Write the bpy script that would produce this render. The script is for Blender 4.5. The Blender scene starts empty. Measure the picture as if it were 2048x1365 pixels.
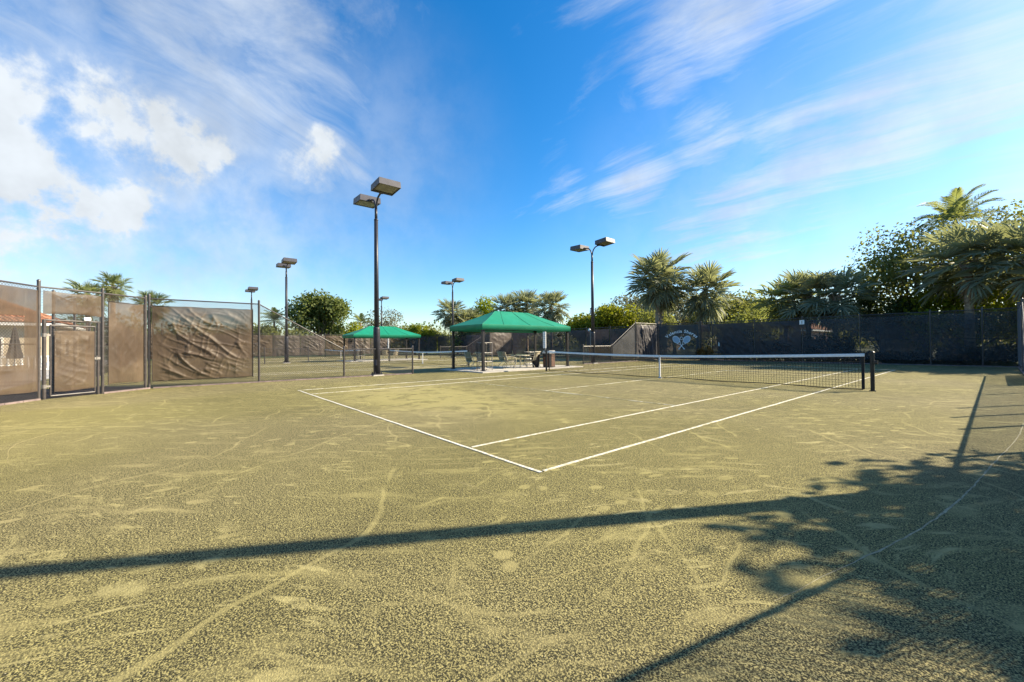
import bpy, bmesh, math, random
import numpy as np
from mathutils import Vector, Matrix, noise as mnoise

R = math.radians
scene = bpy.context.scene
col = scene.collection
rnd = random.Random(7)

# ------------------------------------------------------------------ camera
CAM = Vector((8.6188, -14.8741, 1.3640))
YAW, PITCH, ROLL = 0.8743, 0.0102, -0.0088
f_ = Vector((-math.sin(YAW) * math.cos(PITCH), math.cos(YAW) * math.cos(PITCH), math.sin(PITCH)))
r0 = Vector((math.cos(YAW), math.sin(YAW), 0))
u0 = r0.cross(f_)
r_ = r0 * math.cos(ROLL) + u0 * math.sin(ROLL)
u_ = -r0 * math.sin(ROLL) + u0 * math.cos(ROLL)
cd = bpy.data.cameras.new('camera')
cd.sensor_width = 36
cd.lens = 14.245
cd.clip_start = 0.05
cd.clip_end = 6000
cam = bpy.data.objects.new('camera', cd)
col.objects.link(cam)
cam.matrix_world = Matrix(((r_.x, u_.x, -f_.x, CAM.x), (r_.y, u_.y, -f_.y, CAM.y), (r_.z, u_.z, -f_.z, CAM.z), (0, 0, 0, 1)))
scene.camera = cam
scene.cycles.max_bounces = 8
scene.cycles.diffuse_bounces = 3
scene.cycles.transmission_bounces = 4
scene.cycles.transparent_max_bounces = 16
scene.render.resolution_x, scene.render.resolution_y = 1024, 682

# ------------------------------------------------------------------ light
SUN_ELEV, SUN_AZ = R(31), R(30)          # azimuth from +Y towards +X
sl = bpy.data.lights.new('sun', 'SUN')
sl.energy = 5.0
sl.angle = R(0.53)
sl.color = (1.0, 0.86, 0.63)
so = bpy.data.objects.new('sun', sl)
col.objects.link(so)
sd = Vector((math.sin(SUN_AZ) * math.cos(SUN_ELEV), math.cos(SUN_AZ) * math.cos(SUN_ELEV), math.sin(SUN_ELEV)))
so.location = sd * 60
so.rotation_euler = (-sd).to_track_quat('-Z', 'Y').to_euler()

vs = scene.view_settings
vs.view_transform = 'Standard'
vs.look = 'None'
vs.gamma = 1
vs.use_curve_mapping = False
vs.exposure = 1.36
SKY_STRENGTH = 0.094

w = bpy.data.worlds.new('World')
scene.world = w
w.use_nodes = True
wt = w.node_tree
wt.nodes.clear()


class NT:
    """small helper to write node graphs"""
    def __init__(s, tree):
        s.t = tree

    def n(s, typ, **kw):
        nd = s.t.nodes.new(typ)
        for k, v in kw.items():
            setattr(nd, k, v)
        return nd

    def put(s, sock, v):
        if isinstance(v, bpy.types.NodeSocket):
            s.t.links.new(v, sock)
        elif v is not None:
            try:
                sock.default_value = v
            except Exception:
                sock.default_value = tuple(v) + (1,)

    def math(s, op, a, b=None, c=None, clamp=False):
        nd = s.n('ShaderNodeMath', operation=op, use_clamp=clamp)
        s.put(nd.inputs[0], a)
        if b is not None:
            s.put(nd.inputs[1], b)
        if c is not None:
            s.put(nd.inputs[2], c)
        return nd.outputs[0]

    def vmath(s, op, a, b=None, out=0):
        nd = s.n('ShaderNodeVectorMath', operation=op)
        s.put(nd.inputs[0], a)
        if b is not None:
            s.put(nd.inputs[1], b)
        return nd.outputs['Value'] if out == 'v' else nd.outputs[0]

    def noise(s, vec, scale, detail=3, rough=0.55, dist=0.0):
        nd = s.n('ShaderNodeTexNoise')
        s.put(nd.inputs['Vector'], vec)
        nd.inputs['Scale'].default_value = scale
        nd.inputs['Detail'].default_value = detail
        nd.inputs['Roughness'].default_value = rough
        nd.inputs['Distortion'].default_value = dist
        return nd.outputs[0]

    def ss(s, v, a, b, lo=0.0, hi=1.0):
        nd = s.n('ShaderNodeMapRange', interpolation_type='SMOOTHSTEP')
        s.put(nd.inputs[0], v)
        nd.inputs[1].default_value, nd.inputs[2].default_value = a, b
        nd.inputs[3].default_value, nd.inputs[4].default_value = lo, hi
        return nd.outputs[0]

    def mix(s, fac, a, b, mode='MIX'):
        nd = s.n('ShaderNodeMix', data_type='RGBA', blend_type=mode)
        s.put(nd.inputs[0], fac)
        for k, v in ((6, a), (7, b)):
            if not isinstance(v, bpy.types.NodeSocket):
                v = tuple(v)[:3] + (1,)
            s.put(nd.inputs[k], v)
        return nd.outputs[2]

    def mapping(s, vec, scale=(1, 1, 1), rot=(0, 0, 0), loc=(0, 0, 0)):
        nd = s.n('ShaderNodeMapping', vector_type='TEXTURE')
        s.put(nd.inputs[0], vec)
        nd.inputs['Location'].default_value = loc
        nd.inputs['Rotation'].default_value = rot
        nd.inputs['Scale'].default_value = tuple(1 / q for q in scale)
        return nd.outputs[0]


# ---- sky: Nishita air with cirrus streaks that run one way across the whole sky and cumulus low in the west
k = NT(wt)
sky = k.n('ShaderNodeTexSky', sky_type='NISHITA')
sky.sun_disc = False
sky.sun_elevation = SUN_ELEV
sky.sun_rotation = SUN_AZ
sky.air_density = 1.0
sky.dust_density = 0.6
sky.ozone_density = 3.0
hs = k.n('ShaderNodeHueSaturation')
hs.inputs['Saturation'].default_value = 1.40
hs.inputs['Value'].default_value = 1.0
k.put(hs.inputs['Color'], sky.outputs[0])
tc = k.n('ShaderNodeTexCoord')
D = tc.outputs['Generated']
sep = k.n('ShaderNodeSeparateXYZ')
k.put(sep.inputs[0], D)
zc = k.math('ADD', k.math('MAXIMUM', sep.outputs[2], 0.0), 0.16)
comb = k.n('ShaderNodeCombineXYZ')
k.put(comb.inputs[0], k.math('DIVIDE', sep.outputs[0], zc))
k.put(comb.inputs[1], k.math('DIVIDE', sep.outputs[1], zc))
uv = comb.outputs[0]
vadd = k.n('ShaderNodeVectorMath', operation='MULTIPLY_ADD')
nz = k.n('ShaderNodeTexNoise')
k.put(nz.inputs['Vector'], uv)
nz.inputs['Scale'].default_value = 0.8
nz.inputs['Detail'].default_value = 3
k.put(vadd.inputs[0], nz.outputs['Color'])
vadd.inputs[1].default_value = (0.9, 0.9, 0.9)
k.put(vadd.inputs[2], k.mapping(uv, scale=(0.42, 1.5, 1), rot=(0, 0, R(124))))
cir = k.noise(vadd.outputs[0], 1.7, 8, 0.64, 0.35)


def ray(px, py):
    v = f_ * 810.37 + r_ * (px - 1024) - u_ * (py - 682.5)
    return v.normalized()


def bank(blobs):
    """soft field that says where in the sky a kind of cloud lies"""
    tot = None
    for (px, py, rad, amt) in blobs:
        dist = k.vmath('DISTANCE', D, tuple(ray(px, py)), out='v')
        v = k.ss(dist, rad / 800, 0.0, 0.0, amt)
        tot = v if tot is None else k.math('MAXIMUM', tot, v)
    return tot


vadd2 = k.n('ShaderNodeVectorMath', operation='MULTIPLY_ADD')
k.put(vadd2.inputs[0], nz.outputs['Color'])
vadd2.inputs[1].default_value = (0.55, 0.55, 0.55)
k.put(vadd2.inputs[2], k.mapping(uv, scale=(0.40, 1.7, 1), rot=(0, 0, R(186))))
cir2 = k.noise(vadd2.outputs[0], 2.3, 8, 0.66, 0.3)
west = bank([(330, 60, 320, .9), (560, 110, 340, 1.0), (620, 300, 260, .9), (460, 200, 260, 1.0), (720, 30, 220, .8), (60, 60, 260, .7), (200, 480, 380, .8),
             (780, 180, 160, .6), (-300, 150, 500, .9), (200, -600, 600, .9), (700, -500, 400, .8)])
north = bank([(1130, 345, 110, .7), (1270, 350, 150, .95), (1400, 255, 140, .85), (1390, 480, 170, .8), (1490, 430, 190, 1.0), (1620, 345, 210, 1.0), (1790, 255, 220, 1.0), (1960, 170, 230, 1.0),
              (1430, 50, 190, .95), (1350, 160, 140, .85), (1560, 180, 160, .5), (2000, 40, 220, .8), (2400, 60, 400, 1.0), (1800, -600, 600, .9)])
thin = k.math('MAXIMUM', k.ss(k.math('MULTIPLY_ADD', west, 0.36, cir), 0.60, 1.06, 0.0, 0.72), k.ss(k.math('MULTIPLY_ADD', north, 0.38, cir2), 0.62, 1.04, 0.0, 0.74))
billow = k.noise(D, 12.0, 7, 0.6, 0.12)
pm = bank([(10, 195, 95, 1.0), (205, 235, 95, 1.0), (150, 250, 70, .9), (270, 262, 60, .85), (355, 285, 85, 1.0), (420, 300, 50, .9), (25, 335, 140, .95), (110, 395, 110, .85), (250, 415, 70, .8),
           (655, 275, 45, .8), (620, 325, 65, .75), (-180, 280, 220, 1.0)])
puff = k.ss(k.math('MULTIPLY_ADD', pm, 0.40, billow), 0.60, 0.92)
puff = k.math('MULTIPLY', puff, k.ss(pm, 0.02, 0.3))
veil = k.math('MULTIPLY', bank([(170, 400, 540, .85), (420, 420, 330, .45), (700, 330, 330, .35), (1500, 520, 420, .35), (-400, 350, 700, .7)]), k.ss(billow, 0.25, 0.7, 0.35, 0.9))
cover = k.math('ADD', k.math('MAXIMUM', thin, veil), k.math('MULTIPLY', puff, 0.72), clamp=True)
cover = k.math('MULTIPLY', cover, k.ss(sep.outputs[2], 0.0, 0.10))
bgs = k.n('ShaderNodeBackground')
k.put(bgs.inputs['Color'], hs.outputs[0])
bgs.inputs['Strength'].default_value = SKY_STRENGTH
bgc = k.n('ShaderNodeBackground')
bgc.inputs['Color'].default_value = (0.86, 0.93, 1.0, 1)
k.put(bgc.inputs['Strength'], k.ss(k.noise(D, 5.0, 5, 0.6), 0.3, 0.65, 0.30, 0.40))
mx = k.n('ShaderNodeMixShader')
k.put(mx.inputs[0], cover)
k.put(mx.inputs[1], bgs.outputs[0])
k.put(mx.inputs[2], bgc.outputs[0])
wo = k.n('ShaderNodeOutputWorld')
k.put(wo.inputs[0], mx.outputs[0])


# ------------------------------------------------------------------ materials
def new_mat(name):
    m = bpy.data.materials.new(name)
    m.use_nodes = True
    m.node_tree.nodes.clear()
    k = NT(m.node_tree)
    out = k.n('ShaderNodeOutputMaterial')
    return m, k, out


def pos(k):
    return k.n('ShaderNodeNewGeometry').outputs['Position']


def objco(k):
    return k.n('ShaderNodeTexCoord').outputs['Object']


def simple(name, c, rough=0.6, metal=0.0, var=0.25, scale=6.0, bump=0.0, c2=None, spec=0.4):
    m, k, out = new_mat(name)
    b = k.n('ShaderNodeBsdfPrincipled')
    p = pos(k)
    n1 = k.noise(p, scale, 5, 0.6)
    if c2 is None:
        c2 = tuple(x * (1 - var) for x in c)
        c = tuple(x * (1 + var * 0.6) for x in c)
    k.put(b.inputs['Base Color'], k.mix(k.ss(n1, 0.3, 0.7), c, c2))
    k.put(b.inputs['Roughness'], k.math('MULTIPLY_ADD', n1, 0.25, rough - 0.12))
    b.inputs['Metallic'].default_value = metal
    b.inputs['Specular IOR Level'].default_value = spec
    if bump:
        bp = k.n('ShaderNodeBump')
        bp.inputs['Strength'].default_value = bump
        bp.inputs['Distance'].default_value = 0.01
        k.put(bp.inputs['Height'], k.noise(p, scale * 8, 4))
        k.put(b.inputs['Normal'], bp.outputs[0])
    k.put(out.inputs[0], b.outputs[0])
    return m


def screen_mat(name, c, c2, see, weather=0.5):
    """open weave screen cloth: part of it is holes"""
    m, k, out = new_mat(name)
    p = pos(k)
    n1 = k.noise(p, 1.1, 5, 0.6, 0.5)
    n2 = k.noise(k.mapping(p, scale=(3, 3, 0.6)), 2.0, 4, 0.6)
    cc = k.mix(k.ss(n1, 0.35, 0.7), c, c2)
    cc = k.mix(k.math('MULTIPLY', k.ss(n2, 0.5, 0.75), weather * 0.5), cc, tuple(x * 1.6 for x in c2))
    df = k.n('ShaderNodeBsdfPrincipled')
    k.put(df.inputs['Base Color'], cc)
    df.inputs['Roughness'].default_value = 0.5
    df.inputs['Specular IOR Level'].default_value = 0.35
    df.inputs['Sheen Weight'].default_value = 0.25
    wv = k.n('ShaderNodeBump')
    wv.inputs['Strength'].default_value = 0.35
    wv.inputs['Distance'].default_value = 0.03
    k.put(wv.inputs['Height'], k.noise(k.mapping(p, scale=(1, 1, 0.6)), 9, 4, 0.6, 0.6))
    k.put(df.inputs['Normal'], wv.outputs[0])
    tl = k.n('ShaderNodeBsdfTranslucent')
    k.put(tl.inputs['Color'], k.mix(0.5, cc, c2))
    m1 = k.n('ShaderNodeMixShader')
    m1.inputs[0].default_value = 0.22
    k.put(m1.inputs[1], df.outputs[0])
    k.put(m1.inputs[2], tl.outputs[0])
    tr = k.n('ShaderNodeBsdfTransparent')
    m2 = k.n('ShaderNodeMixShader')
    n3 = k.noise(k.mapping(p, scale=(1, 1, 1.6)), 0.55, 3, 0.6, 0.4)
    k.put(m2.inputs[0], k.ss(n3, 0.34, 0.68, see * 0.55, min(0.9, see * 1.75)))
    k.put(m2.inputs[1], m1.outputs[0])
    k.put(m2.inputs[2], tr.outputs[0])
    k.put(out.inputs[0], m2.outputs[0])
    return m


def leaf_mat(name, c, c2, trans=0.35, gloss=0.45):
    m, k, out = new_mat(name)
    g = k.n('ShaderNodeNewGeometry')
    oi = k.n('ShaderNodeObjectInfo')
    rv = g.outputs['Random Per Island']
    n1 = k.noise(g.outputs['Position'], 0.9, 3)
    fac = k.math('ADD', k.math('MULTIPLY', rv, 0.55), k.math('MULTIPLY', k.ss(n1, 0.35, 0.65), 0.45))
    cc = k.mix(fac, c, c2)
    hv = k.n('ShaderNodeHueSaturation')
    k.put(hv.inputs['Hue'], k.math('MULTIPLY_ADD', oi.outputs['Random'], 0.03, 0.485))
    k.put(hv.inputs['Value'], k.math('MULTIPLY_ADD', oi.outputs['Random'], 0.4, 0.8))
    k.put(hv.inputs['Color'], cc)
    df = k.n('ShaderNodeBsdfPrincipled')
    k.put(df.inputs['Base Color'], hv.outputs[0])
    df.inputs['Roughness'].default_value = gloss
    df.inputs['Specular IOR Level'].default_value = 0.12
    tl = k.n('ShaderNodeBsdfTranslucent')
    k.put(tl.inputs['Color'], k.mix(0.6, hv.outputs[0], (c2[0] * 1.3, c2[1] * 1.3, c2[2] * 0.5), 'MIX'))
    mm = k.n('ShaderNodeMixShader')
    mm.inputs[0].default_value = trans
    k.put(mm.inputs[1], df.outputs[0])
    k.put(mm.inputs[2], tl.outputs[0])
    k.put(out.inputs[0], mm.outputs[0])
    return m


def court_mat():
    m, k, out = new_mat('green_clay')
    p = pos(k)
    b = k.n('ShaderNodeBsdfPrincipled')
    b.inputs['Roughness'].default_value = 0.93
    b.inputs['Specular IOR Level'].default_value = 0.12
    # coarse grains
    g1 = k.noise(p, 108, 2, 0.6, 0.25)
    g2 = k.noise(p, 46, 2, 0.6, 0.2)
    g3 = k.noise(p, 190, 1, 0.6)
    gr = k.math('ADD', k.math('MULTIPLY', g1, 0.62), k.math('ADD', k.math('MULTIPLY', g2, 0.22), k.math('MULTIPLY', g3, 0.16)))
    speck = k.ss(gr, 0.45, 0.595)
    # where loose fines lie smooth: drifts, sweeps and footprints
    wob = k.n('ShaderNodeTexNoise')
    k.put(wob.inputs['Vector'], p)
    wob.inputs['Scale'].default_value = 0.35
    wob.inputs['Detail'].default_value = 3
    wp = k.n('ShaderNodeVectorMath', operation='MULTIPLY_ADD')
    k.put(wp.inputs[0], wob.outputs['Color'])
    wp.inputs[1].default_value = (1.6, 1.6, 0)
    k.put(wp.inputs[2], p)
    drift = k.noise(k.mapping(wp.outputs[0], scale=(0.45, 1.9, 1), rot=(0, 0, R(52))), 1.9, 5, 0.64, 0.35)
    pat = k.noise(p, 1.9, 5, 0.62, 0.4)
    far_worn = k.math('MULTIPLY', k.ss(k.vmath('LENGTH', k.vmath('MULTIPLY', k.vmath('SUBTRACT', p, (-1.6, -9.6, 0)), (0.2, 0.42, 0)), out='v'), 1.25, 0.35), 1.0)
    left_worn = k.ss(k.vmath('LENGTH', k.vmath('MULTIPLY', k.vmath('SUBTRACT', p, (-3.0, -16.5, 0)), (0.22, 0.5, 0)), out='v'), 1.5, 0.3)
    vo = k.n('ShaderNodeTexVoronoi', feature='F1')
    k.put(vo.inputs['Vector'], k.mapping(wp.outputs[0], scale=(1.0, 1.6, 1), rot=(0, 0, R(70))))
    vo.inputs['Scale'].default_value = 2.5
    foot = k.math('MULTIPLY', k.ss(vo.outputs['Distance'], 0.25, 0.16), k.ss(k.noise(p, 0.55, 2), 0.46, 0.60))

    # drag brush arcs
    def arcs(cx, cy, sp, thick, mscale, lo, hi):
        r = k.vmath('LENGTH', k.vmath('SUBTRACT', wp.outputs[0], (cx, cy, 0)), out='v')
        fr = k.math('ABSOLUTE', k.math('SUBTRACT', k.math('FRACT', k.math('DIVIDE', r, sp)), 0.5))
        ln = k.ss(fr, thick / sp, thick * 0.25 / sp)
        return k.math('MULTIPLY', ln, k.ss(k.noise(p, mscale, 4, 0.6, 0.6), lo, hi))
    a1 = arcs(-3.5, -24.0, 0.83, 0.03, 0.42, 0.52, 0.60)
    a2 = arcs(16.0, -3.0, 1.37, 0.03, 0.33, 0.52, 0.6)
    a3 = arcs(-1.0, -12.5, 0.61, 0.025, 0.5, 0.58, 0.66)
    arc = k.math('MAXIMUM', k.math('MAXIMUM', a1, a2), a3)
    sand = k.math('ADD', k.math('MULTIPLY', k.ss(drift, 0.53, 0.68), 0.62), k.math('MULTIPLY', k.ss(pat, 0.58, 0.74), 0.6))
    sand = k.math('ADD', sand, k.math('ADD', k.math('MULTIPLY', far_worn, k.math('MULTIPLY', k.ss(pat, 0.34, 0.54), 0.95)), k.math('MULTIPLY', left_worn, 0.45)))
    sand = k.math('ADD', sand, k.math('MULTIPLY', foot, 0.85))
    sand = k.math('ADD', sand, k.math('MULTIPLY', arc, 0.65), clamp=True)
    fs = k.noise(k.mapping(wp.outputs[0], scale=(0.9, 3.6, 1), rot=(0, 0, R(52))), 2.6, 4, 0.66, 0.5)
    fs2 = k.noise(k.mapping(wp.outputs[0], scale=(0.8, 3.0, 1), rot=(0, 0, R(8))), 1.7, 4, 0.66, 0.5)
    streak = k.math('MAXIMUM', k.ss(fs, 0.57, 0.68), k.math('MULTIPLY', k.ss(fs2, 0.60, 0.70), 0.8))
    streak = k.math('MULTIPLY', streak, k.ss(k.noise(p, 0.35, 2), 0.38, 0.55, 0.25, 1.0))
    big = k.noise(p, 0.16, 3, 0.5, 0.5)
    big2 = k.noise(p, 0.45, 4, 0.6, 0.5)
    light = k.mix(k.ss(big, 0.38, 0.62), (0.415, 0.368, 0.138), (0.435, 0.380, 0.175))
    fines = k.mix(k.ss(big, 0.38, 0.62), (0.325, 0.288, 0.118), (0.345, 0.298, 0.148))
    fines = k.mix(k.ss(g3, 0.35, 0.65), fines, k.mix(0.35, fines, (0.16, 0.145, 0.05)))
    dark = (0.028, 0.028, 0.018)
    coarse = k.mix(speck, dark, light)
    coarse = k.mix(k.math('MULTIPLY', k.ss(big2, 0.45, 0.7), 0.18), coarse, dark)
    mott = k.ss(k.noise(p, 11, 3, 0.65, 0.4), 0.40, 0.62)
    # a few pale chips
    chip = k.ss(k.noise(p, 95, 1, 0.5), 0.70, 0.76)
    c = k.mix(sand, coarse, fines)
    c = k.mix(k.math('MULTIPLY', streak, 0.85), c, k.mix(k.ss(g3, 0.3, 0.7), (0.395, 0.350, 0.160), (0.335, 0.296, 0.13)))
    c = k.mix(k.math('MULTIPLY', chip, k.math('SUBTRACT', 1.0, sand)), c, (0.46, 0.42, 0.28))
    c = k.mix(k.math('MULTIPLY', k.math('SUBTRACT', 1.0, mott), k.math('MULTIPLY_ADD', sand, -0.14, 0.20)), c, (0.075, 0.070, 0.035))
    k.put(b.inputs['Base Color'], c)
    bp = k.n('ShaderNodeBump')
    bp.inputs['Strength'].default_value = 0.75
    bp.inputs['Distance'].default_value = 0.008
    h = k.math('MULTIPLY_ADD', g1, 0.75, k.math('MULTIPLY', g2, 0.6))
    k.put(bp.inputs['Height'], h)
    k.put(b.inputs['Normal'], bp.outputs[0])
    k.put(out.inputs[0], b.outputs[0])
    return m


def tape_mat():
    m, k, out = new_mat('line_tape')
    p = pos(k)
    b = k.n('ShaderNodeBsdfPrincipled')
    n = k.noise(p, 14, 5, 0.7)
    n2 = k.noise(p, 1.3, 3, 0.6)
    dirt = k.math('MULTIPLY', k.ss(n, 0.42, 0.62), k.ss(n2, 0.36, 0.62, 0.35, 1.0))
    k.put(b.inputs['Base Color'], k.mix(dirt, (0.66, 0.64, 0.56), (0.34, 0.30, 0.15)))
    b.inputs['Roughness'].default_value = 0.75
    k.put(out.inputs[0], b.outputs[0])
    return m


def buried_tape_mat():
    m, k, out = new_mat('half_buried_tape')
    p = pos(k)
    b = k.n('ShaderNodeBsdfPrincipled')
    n = k.noise(p, 9, 5, 0.7)
    n2 = k.noise(p, 0.8, 3, 0.6)
    dirt = k.ss(k.math('ADD', k.math('MULTIPLY', n, 0.5), k.math('MULTIPLY', n2, 0.6)), 0.48, 0.6)
    k.put(b.inputs['Base Color'], k.mix(dirt, (0.66, 0.64, 0.54), (0.30, 0.27, 0.13)))
    b.inputs['Roughness'].default_value = 0.85
    k.put(out.inputs[0], b.outputs[0])
    return m


def lawn_mat():
    m, k, out = new_mat('lawn_grass')
    p = pos(k)
    b = k.n('ShaderNodeBsdfPrincipled')
    n = k.noise(p, 0.25, 5, 0.6, 0.4)
    n2 = k.noise(p, 22, 4, 0.7)
    c = k.mix(k.ss(n, 0.35, 0.65), (0.055, 0.085, 0.022), (0.10, 0.115, 0.035))
    c = k.mix(k.ss(n2, 0.4, 0.65), c, (0.03, 0.05, 0.014))
    k.put(b.inputs['Base Color'], c)
    b.inputs['Roughness'].default_value = 0.9
    bp = k.n('ShaderNodeBump')
    bp.inputs['Strength'].default_value = 0.8
    bp.inputs['Distance'].default_value = 0.04
    k.put(bp.inputs['Height'], n2)
    k.put(b.inputs['Normal'], bp.outputs[0])
    k.put(out.inputs[0], b.outputs[0])
    return m


M = {}
M['court'] = court_mat()
M['tape'] = tape_mat()
M['buried'] = buried_tape_mat()
M['lawn'] = lawn_mat()
M['concrete'] = simple('concrete', (0.46, 0.43, 0.38), 0.85, var=0.2, scale=2.5, bump=0.3)
M['mulch'] = simple('mulch_bed', (0.07, 0.045, 0.03), 0.95, var=0.5, scale=14, bump=1.0)
M['post'] = simple('fence_post_vinyl', (0.060, 0.052, 0.050), 0.42, var=0.3, scale=9, spec=0.5)
M['wire'] = simple('chain_link_vinyl', (0.050, 0.044, 0.042), 0.5, var=0.2, scale=9)
M['tie'] = simple('tie_wire', (0.30, 0.28, 0.26), 0.4, 0.6, scale=20)
M['brown_screen'] = screen_mat('brown_windscreen', (0.072, 0.047, 0.028), (0.118, 0.081, 0.050), 0.125)
M['pale_screen'] = screen_mat('pale_windscreen', (0.085, 0.066, 0.056), (0.135, 0.105, 0.085), 0.10)  # paler, greyer cloth than the brown windscreen
M['dark_screen'] = screen_mat('dark_windscreen', (0.030, 0.026, 0.030), (0.048, 0.040, 0.044), 0.11, 0.25)
M['thin_screen'] = screen_mat('worn_thin_windscreen', (0.022, 0.026, 0.032), (0.034, 0.036, 0.042), 0.24, 0.2)
M['window_screen'] = screen_mat('open_weave_window', (0.10, 0.08, 0.06), (0.13, 0.10, 0.08), 0.44, 0.1)
M['banner'] = screen_mat('banner_cloth', (0.018, 0.030, 0.040), (0.026, 0.036, 0.046), 0.10, 0.1)
M['hem'] = simple('screen_hem', (0.03, 0.024, 0.020), 0.8)
M['white_print'] = simple('white_print', (0.88, 0.89, 0.90), 0.6, var=0.06)
M['blue_print'] = simple('pale_blue_print', (0.36, 0.45, 0.54), 0.6, var=0.1)
M['lamp'] = simple('lamp_bronze_paint', (0.070, 0.067, 0.082), 0.5, var=0.22, scale=5)
M['lamp_pole'] = simple('lamp_pole_paint', (0.030, 0.031, 0.042), 0.45, var=0.25, scale=5)
M['lens'] = simple('lamp_lens', (0.20, 0.19, 0.16), 0.3, var=0.25, scale=4)
M['white'] = simple('white_paint', (0.78, 0.77, 0.74), 0.5, var=0.08)
M['net'] = simple('net_cord', (0.018, 0.018, 0.018), 0.8)
M['netpost'] = simple('net_post_paint', (0.014, 0.016, 0.016), 0.35, var=0.3)
M['nettape'] = simple('net_tape', (0.80, 0.79, 0.75), 0.7, var=0.1, scale=12)
M['grey_strap'] = simple('centre_strap_cloth', (0.62, 0.62, 0.62), 0.7, var=0.15)
M['bronze_post'] = simple('pavilion_post_bronze', (0.014, 0.012, 0.013), 0.4, var=0.25)
M['steel'] = simple('galvanised_tube', (0.22, 0.21, 0.20), 0.5, 0.3, var=0.2)
M['sling'] = simple('sling_fabric', (0.30, 0.26, 0.18), 0.75, var=0.15, scale=30)
M['chair_frame'] = simple('chair_frame_paint', (0.52, 0.45, 0.32), 0.45, var=0.1)
M['glass_top'] = simple('table_top_cream', (0.55, 0.50, 0.40), 0.35, var=0.1)
M['black'] = simple('black_plastic', (0.012, 0.012, 0.013), 0.45, var=0.3)
M['bin_brown'] = simple('bin_panel_brown', (0.16, 0.085, 0.055), 0.6, var=0.25, scale=12)
M['bark'] = simple('bark', (0.17, 0.13, 0.095), 0.95, var=0.5, scale=7, bump=1.0)
M['palm_trunk'] = simple('palm_trunk_bark', (0.30, 0.22, 0.15), 0.95, var=0.45, scale=6, bump=1.0)
M['boot'] = simple('palm_boot', (0.36, 0.31, 0.27), 0.9, var=0.4, scale=9)
M['dead'] = simple('dead_frond', (0.22, 0.15, 0.08), 0.9, var=0.35, scale=4)
M['stucco'] = simple('stucco', (0.56, 0.46, 0.33), 0.9, var=0.1, scale=3, bump=0.3)
M['pink_stucco'] = simple('pink_stucco', (0.50, 0.32, 0.25), 0.9, var=0.1, scale=3, bump=0.3)
M['tile'] = simple('clay_roof_tile', (0.42, 0.19, 0.10), 0.8, var=0.45, scale=3.5)
M['pane'] = simple('window_glass', (0.04, 0.05, 0.06), 0.1, var=0.3)
M['umbrella'] = simple('umbrella_cloth', (0.03, 0.03, 0.032), 0.85)
M['ridge'] = simple('swept_clay_ridge', (0.29, 0.25, 0.105), 0.95, var=0.35, scale=25, bump=0.8)

M['chalk'] = simple('pale_dry_clay', (0.36, 0.33, 0.21), 0.95, var=0.4, scale=18, bump=0.8)
M['kerb'] = simple('kerb_brick', (0.22, 0.17, 0.16), 0.9, var=0.35, scale=5, bump=0.5)


def canopy_mat():
    m, k, out = new_mat('green_canvas')
    p = pos(k)
    n = k.noise(p, 1.2, 4, 0.6, 0.3)
    c = k.mix(k.ss(n, 0.35, 0.7), (0.003, 0.215, 0.118), (0.005, 0.250, 0.145))
    df = k.n('ShaderNodeBsdfPrincipled')
    k.put(df.inputs['Base Color'], c)
    df.inputs['Roughness'].default_value = 0.55
    tl = k.n('ShaderNodeBsdfTranslucent')
    k.put(tl.inputs['Color'], c)
    mm = k.n('ShaderNodeMixShader')
    mm.inputs[0].default_value = 0.12
    k.put(mm.inputs[1], df.outputs[0])
    k.put(mm.inputs[2], tl.outputs[0])
    k.put(out.inputs[0], mm.outputs[0])
    return m


M['canvas'] = canopy_mat()
M['canvas_seam'] = simple('canvas_seam', (0.004, 0.13, 0.075), 0.7)
M['palm_leaf'] = leaf_mat('palm_leaf', (0.125, 0.16, 0.075), (0.25, 0.275, 0.13), 0.56, 0.5)
M['palm_leaf_grey'] = leaf_mat('palm_leaf_grey', (0.135, 0.16, 0.115), (0.29, 0.305, 0.22), 0.42, 0.5)
M['leaf_deep'] = leaf_mat('leaf_deep', (0.07, 0.12, 0.032), (0.2, 0.245, 0.085), 0.42, 0.5)
M['leaf_mid'] = leaf_mat('leaf_mid', (0.095, 0.12, 0.042), (0.215, 0.225, 0.082), 0.52, 0.6)
M['leaf_lime'] = leaf_mat('leaf_lime', (0.115, 0.165, 0.018), (0.27, 0.29, 0.028), 0.45, 0.6)
M['leaf_grey'] = leaf_mat('leaf_grey', (0.12, 0.125, 0.082), (0.24, 0.235, 0.16), 0.32, 0.65)
M['leaf_dark'] = leaf_mat('leaf_dark', (0.035, 0.06, 0.024), (0.09, 0.12, 0.044), 0.4, 0.6)
M['croton'] = leaf_mat('croton_leaf', (0.26, 0.085, 0.025), (0.36, 0.22, 0.060), 0.3, 0.4)
M['hedge'] = leaf_mat('hedge', (0.026, 0.044, 0.016), (0.075, 0.095, 0.03), 0.3, 0.6)


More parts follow.
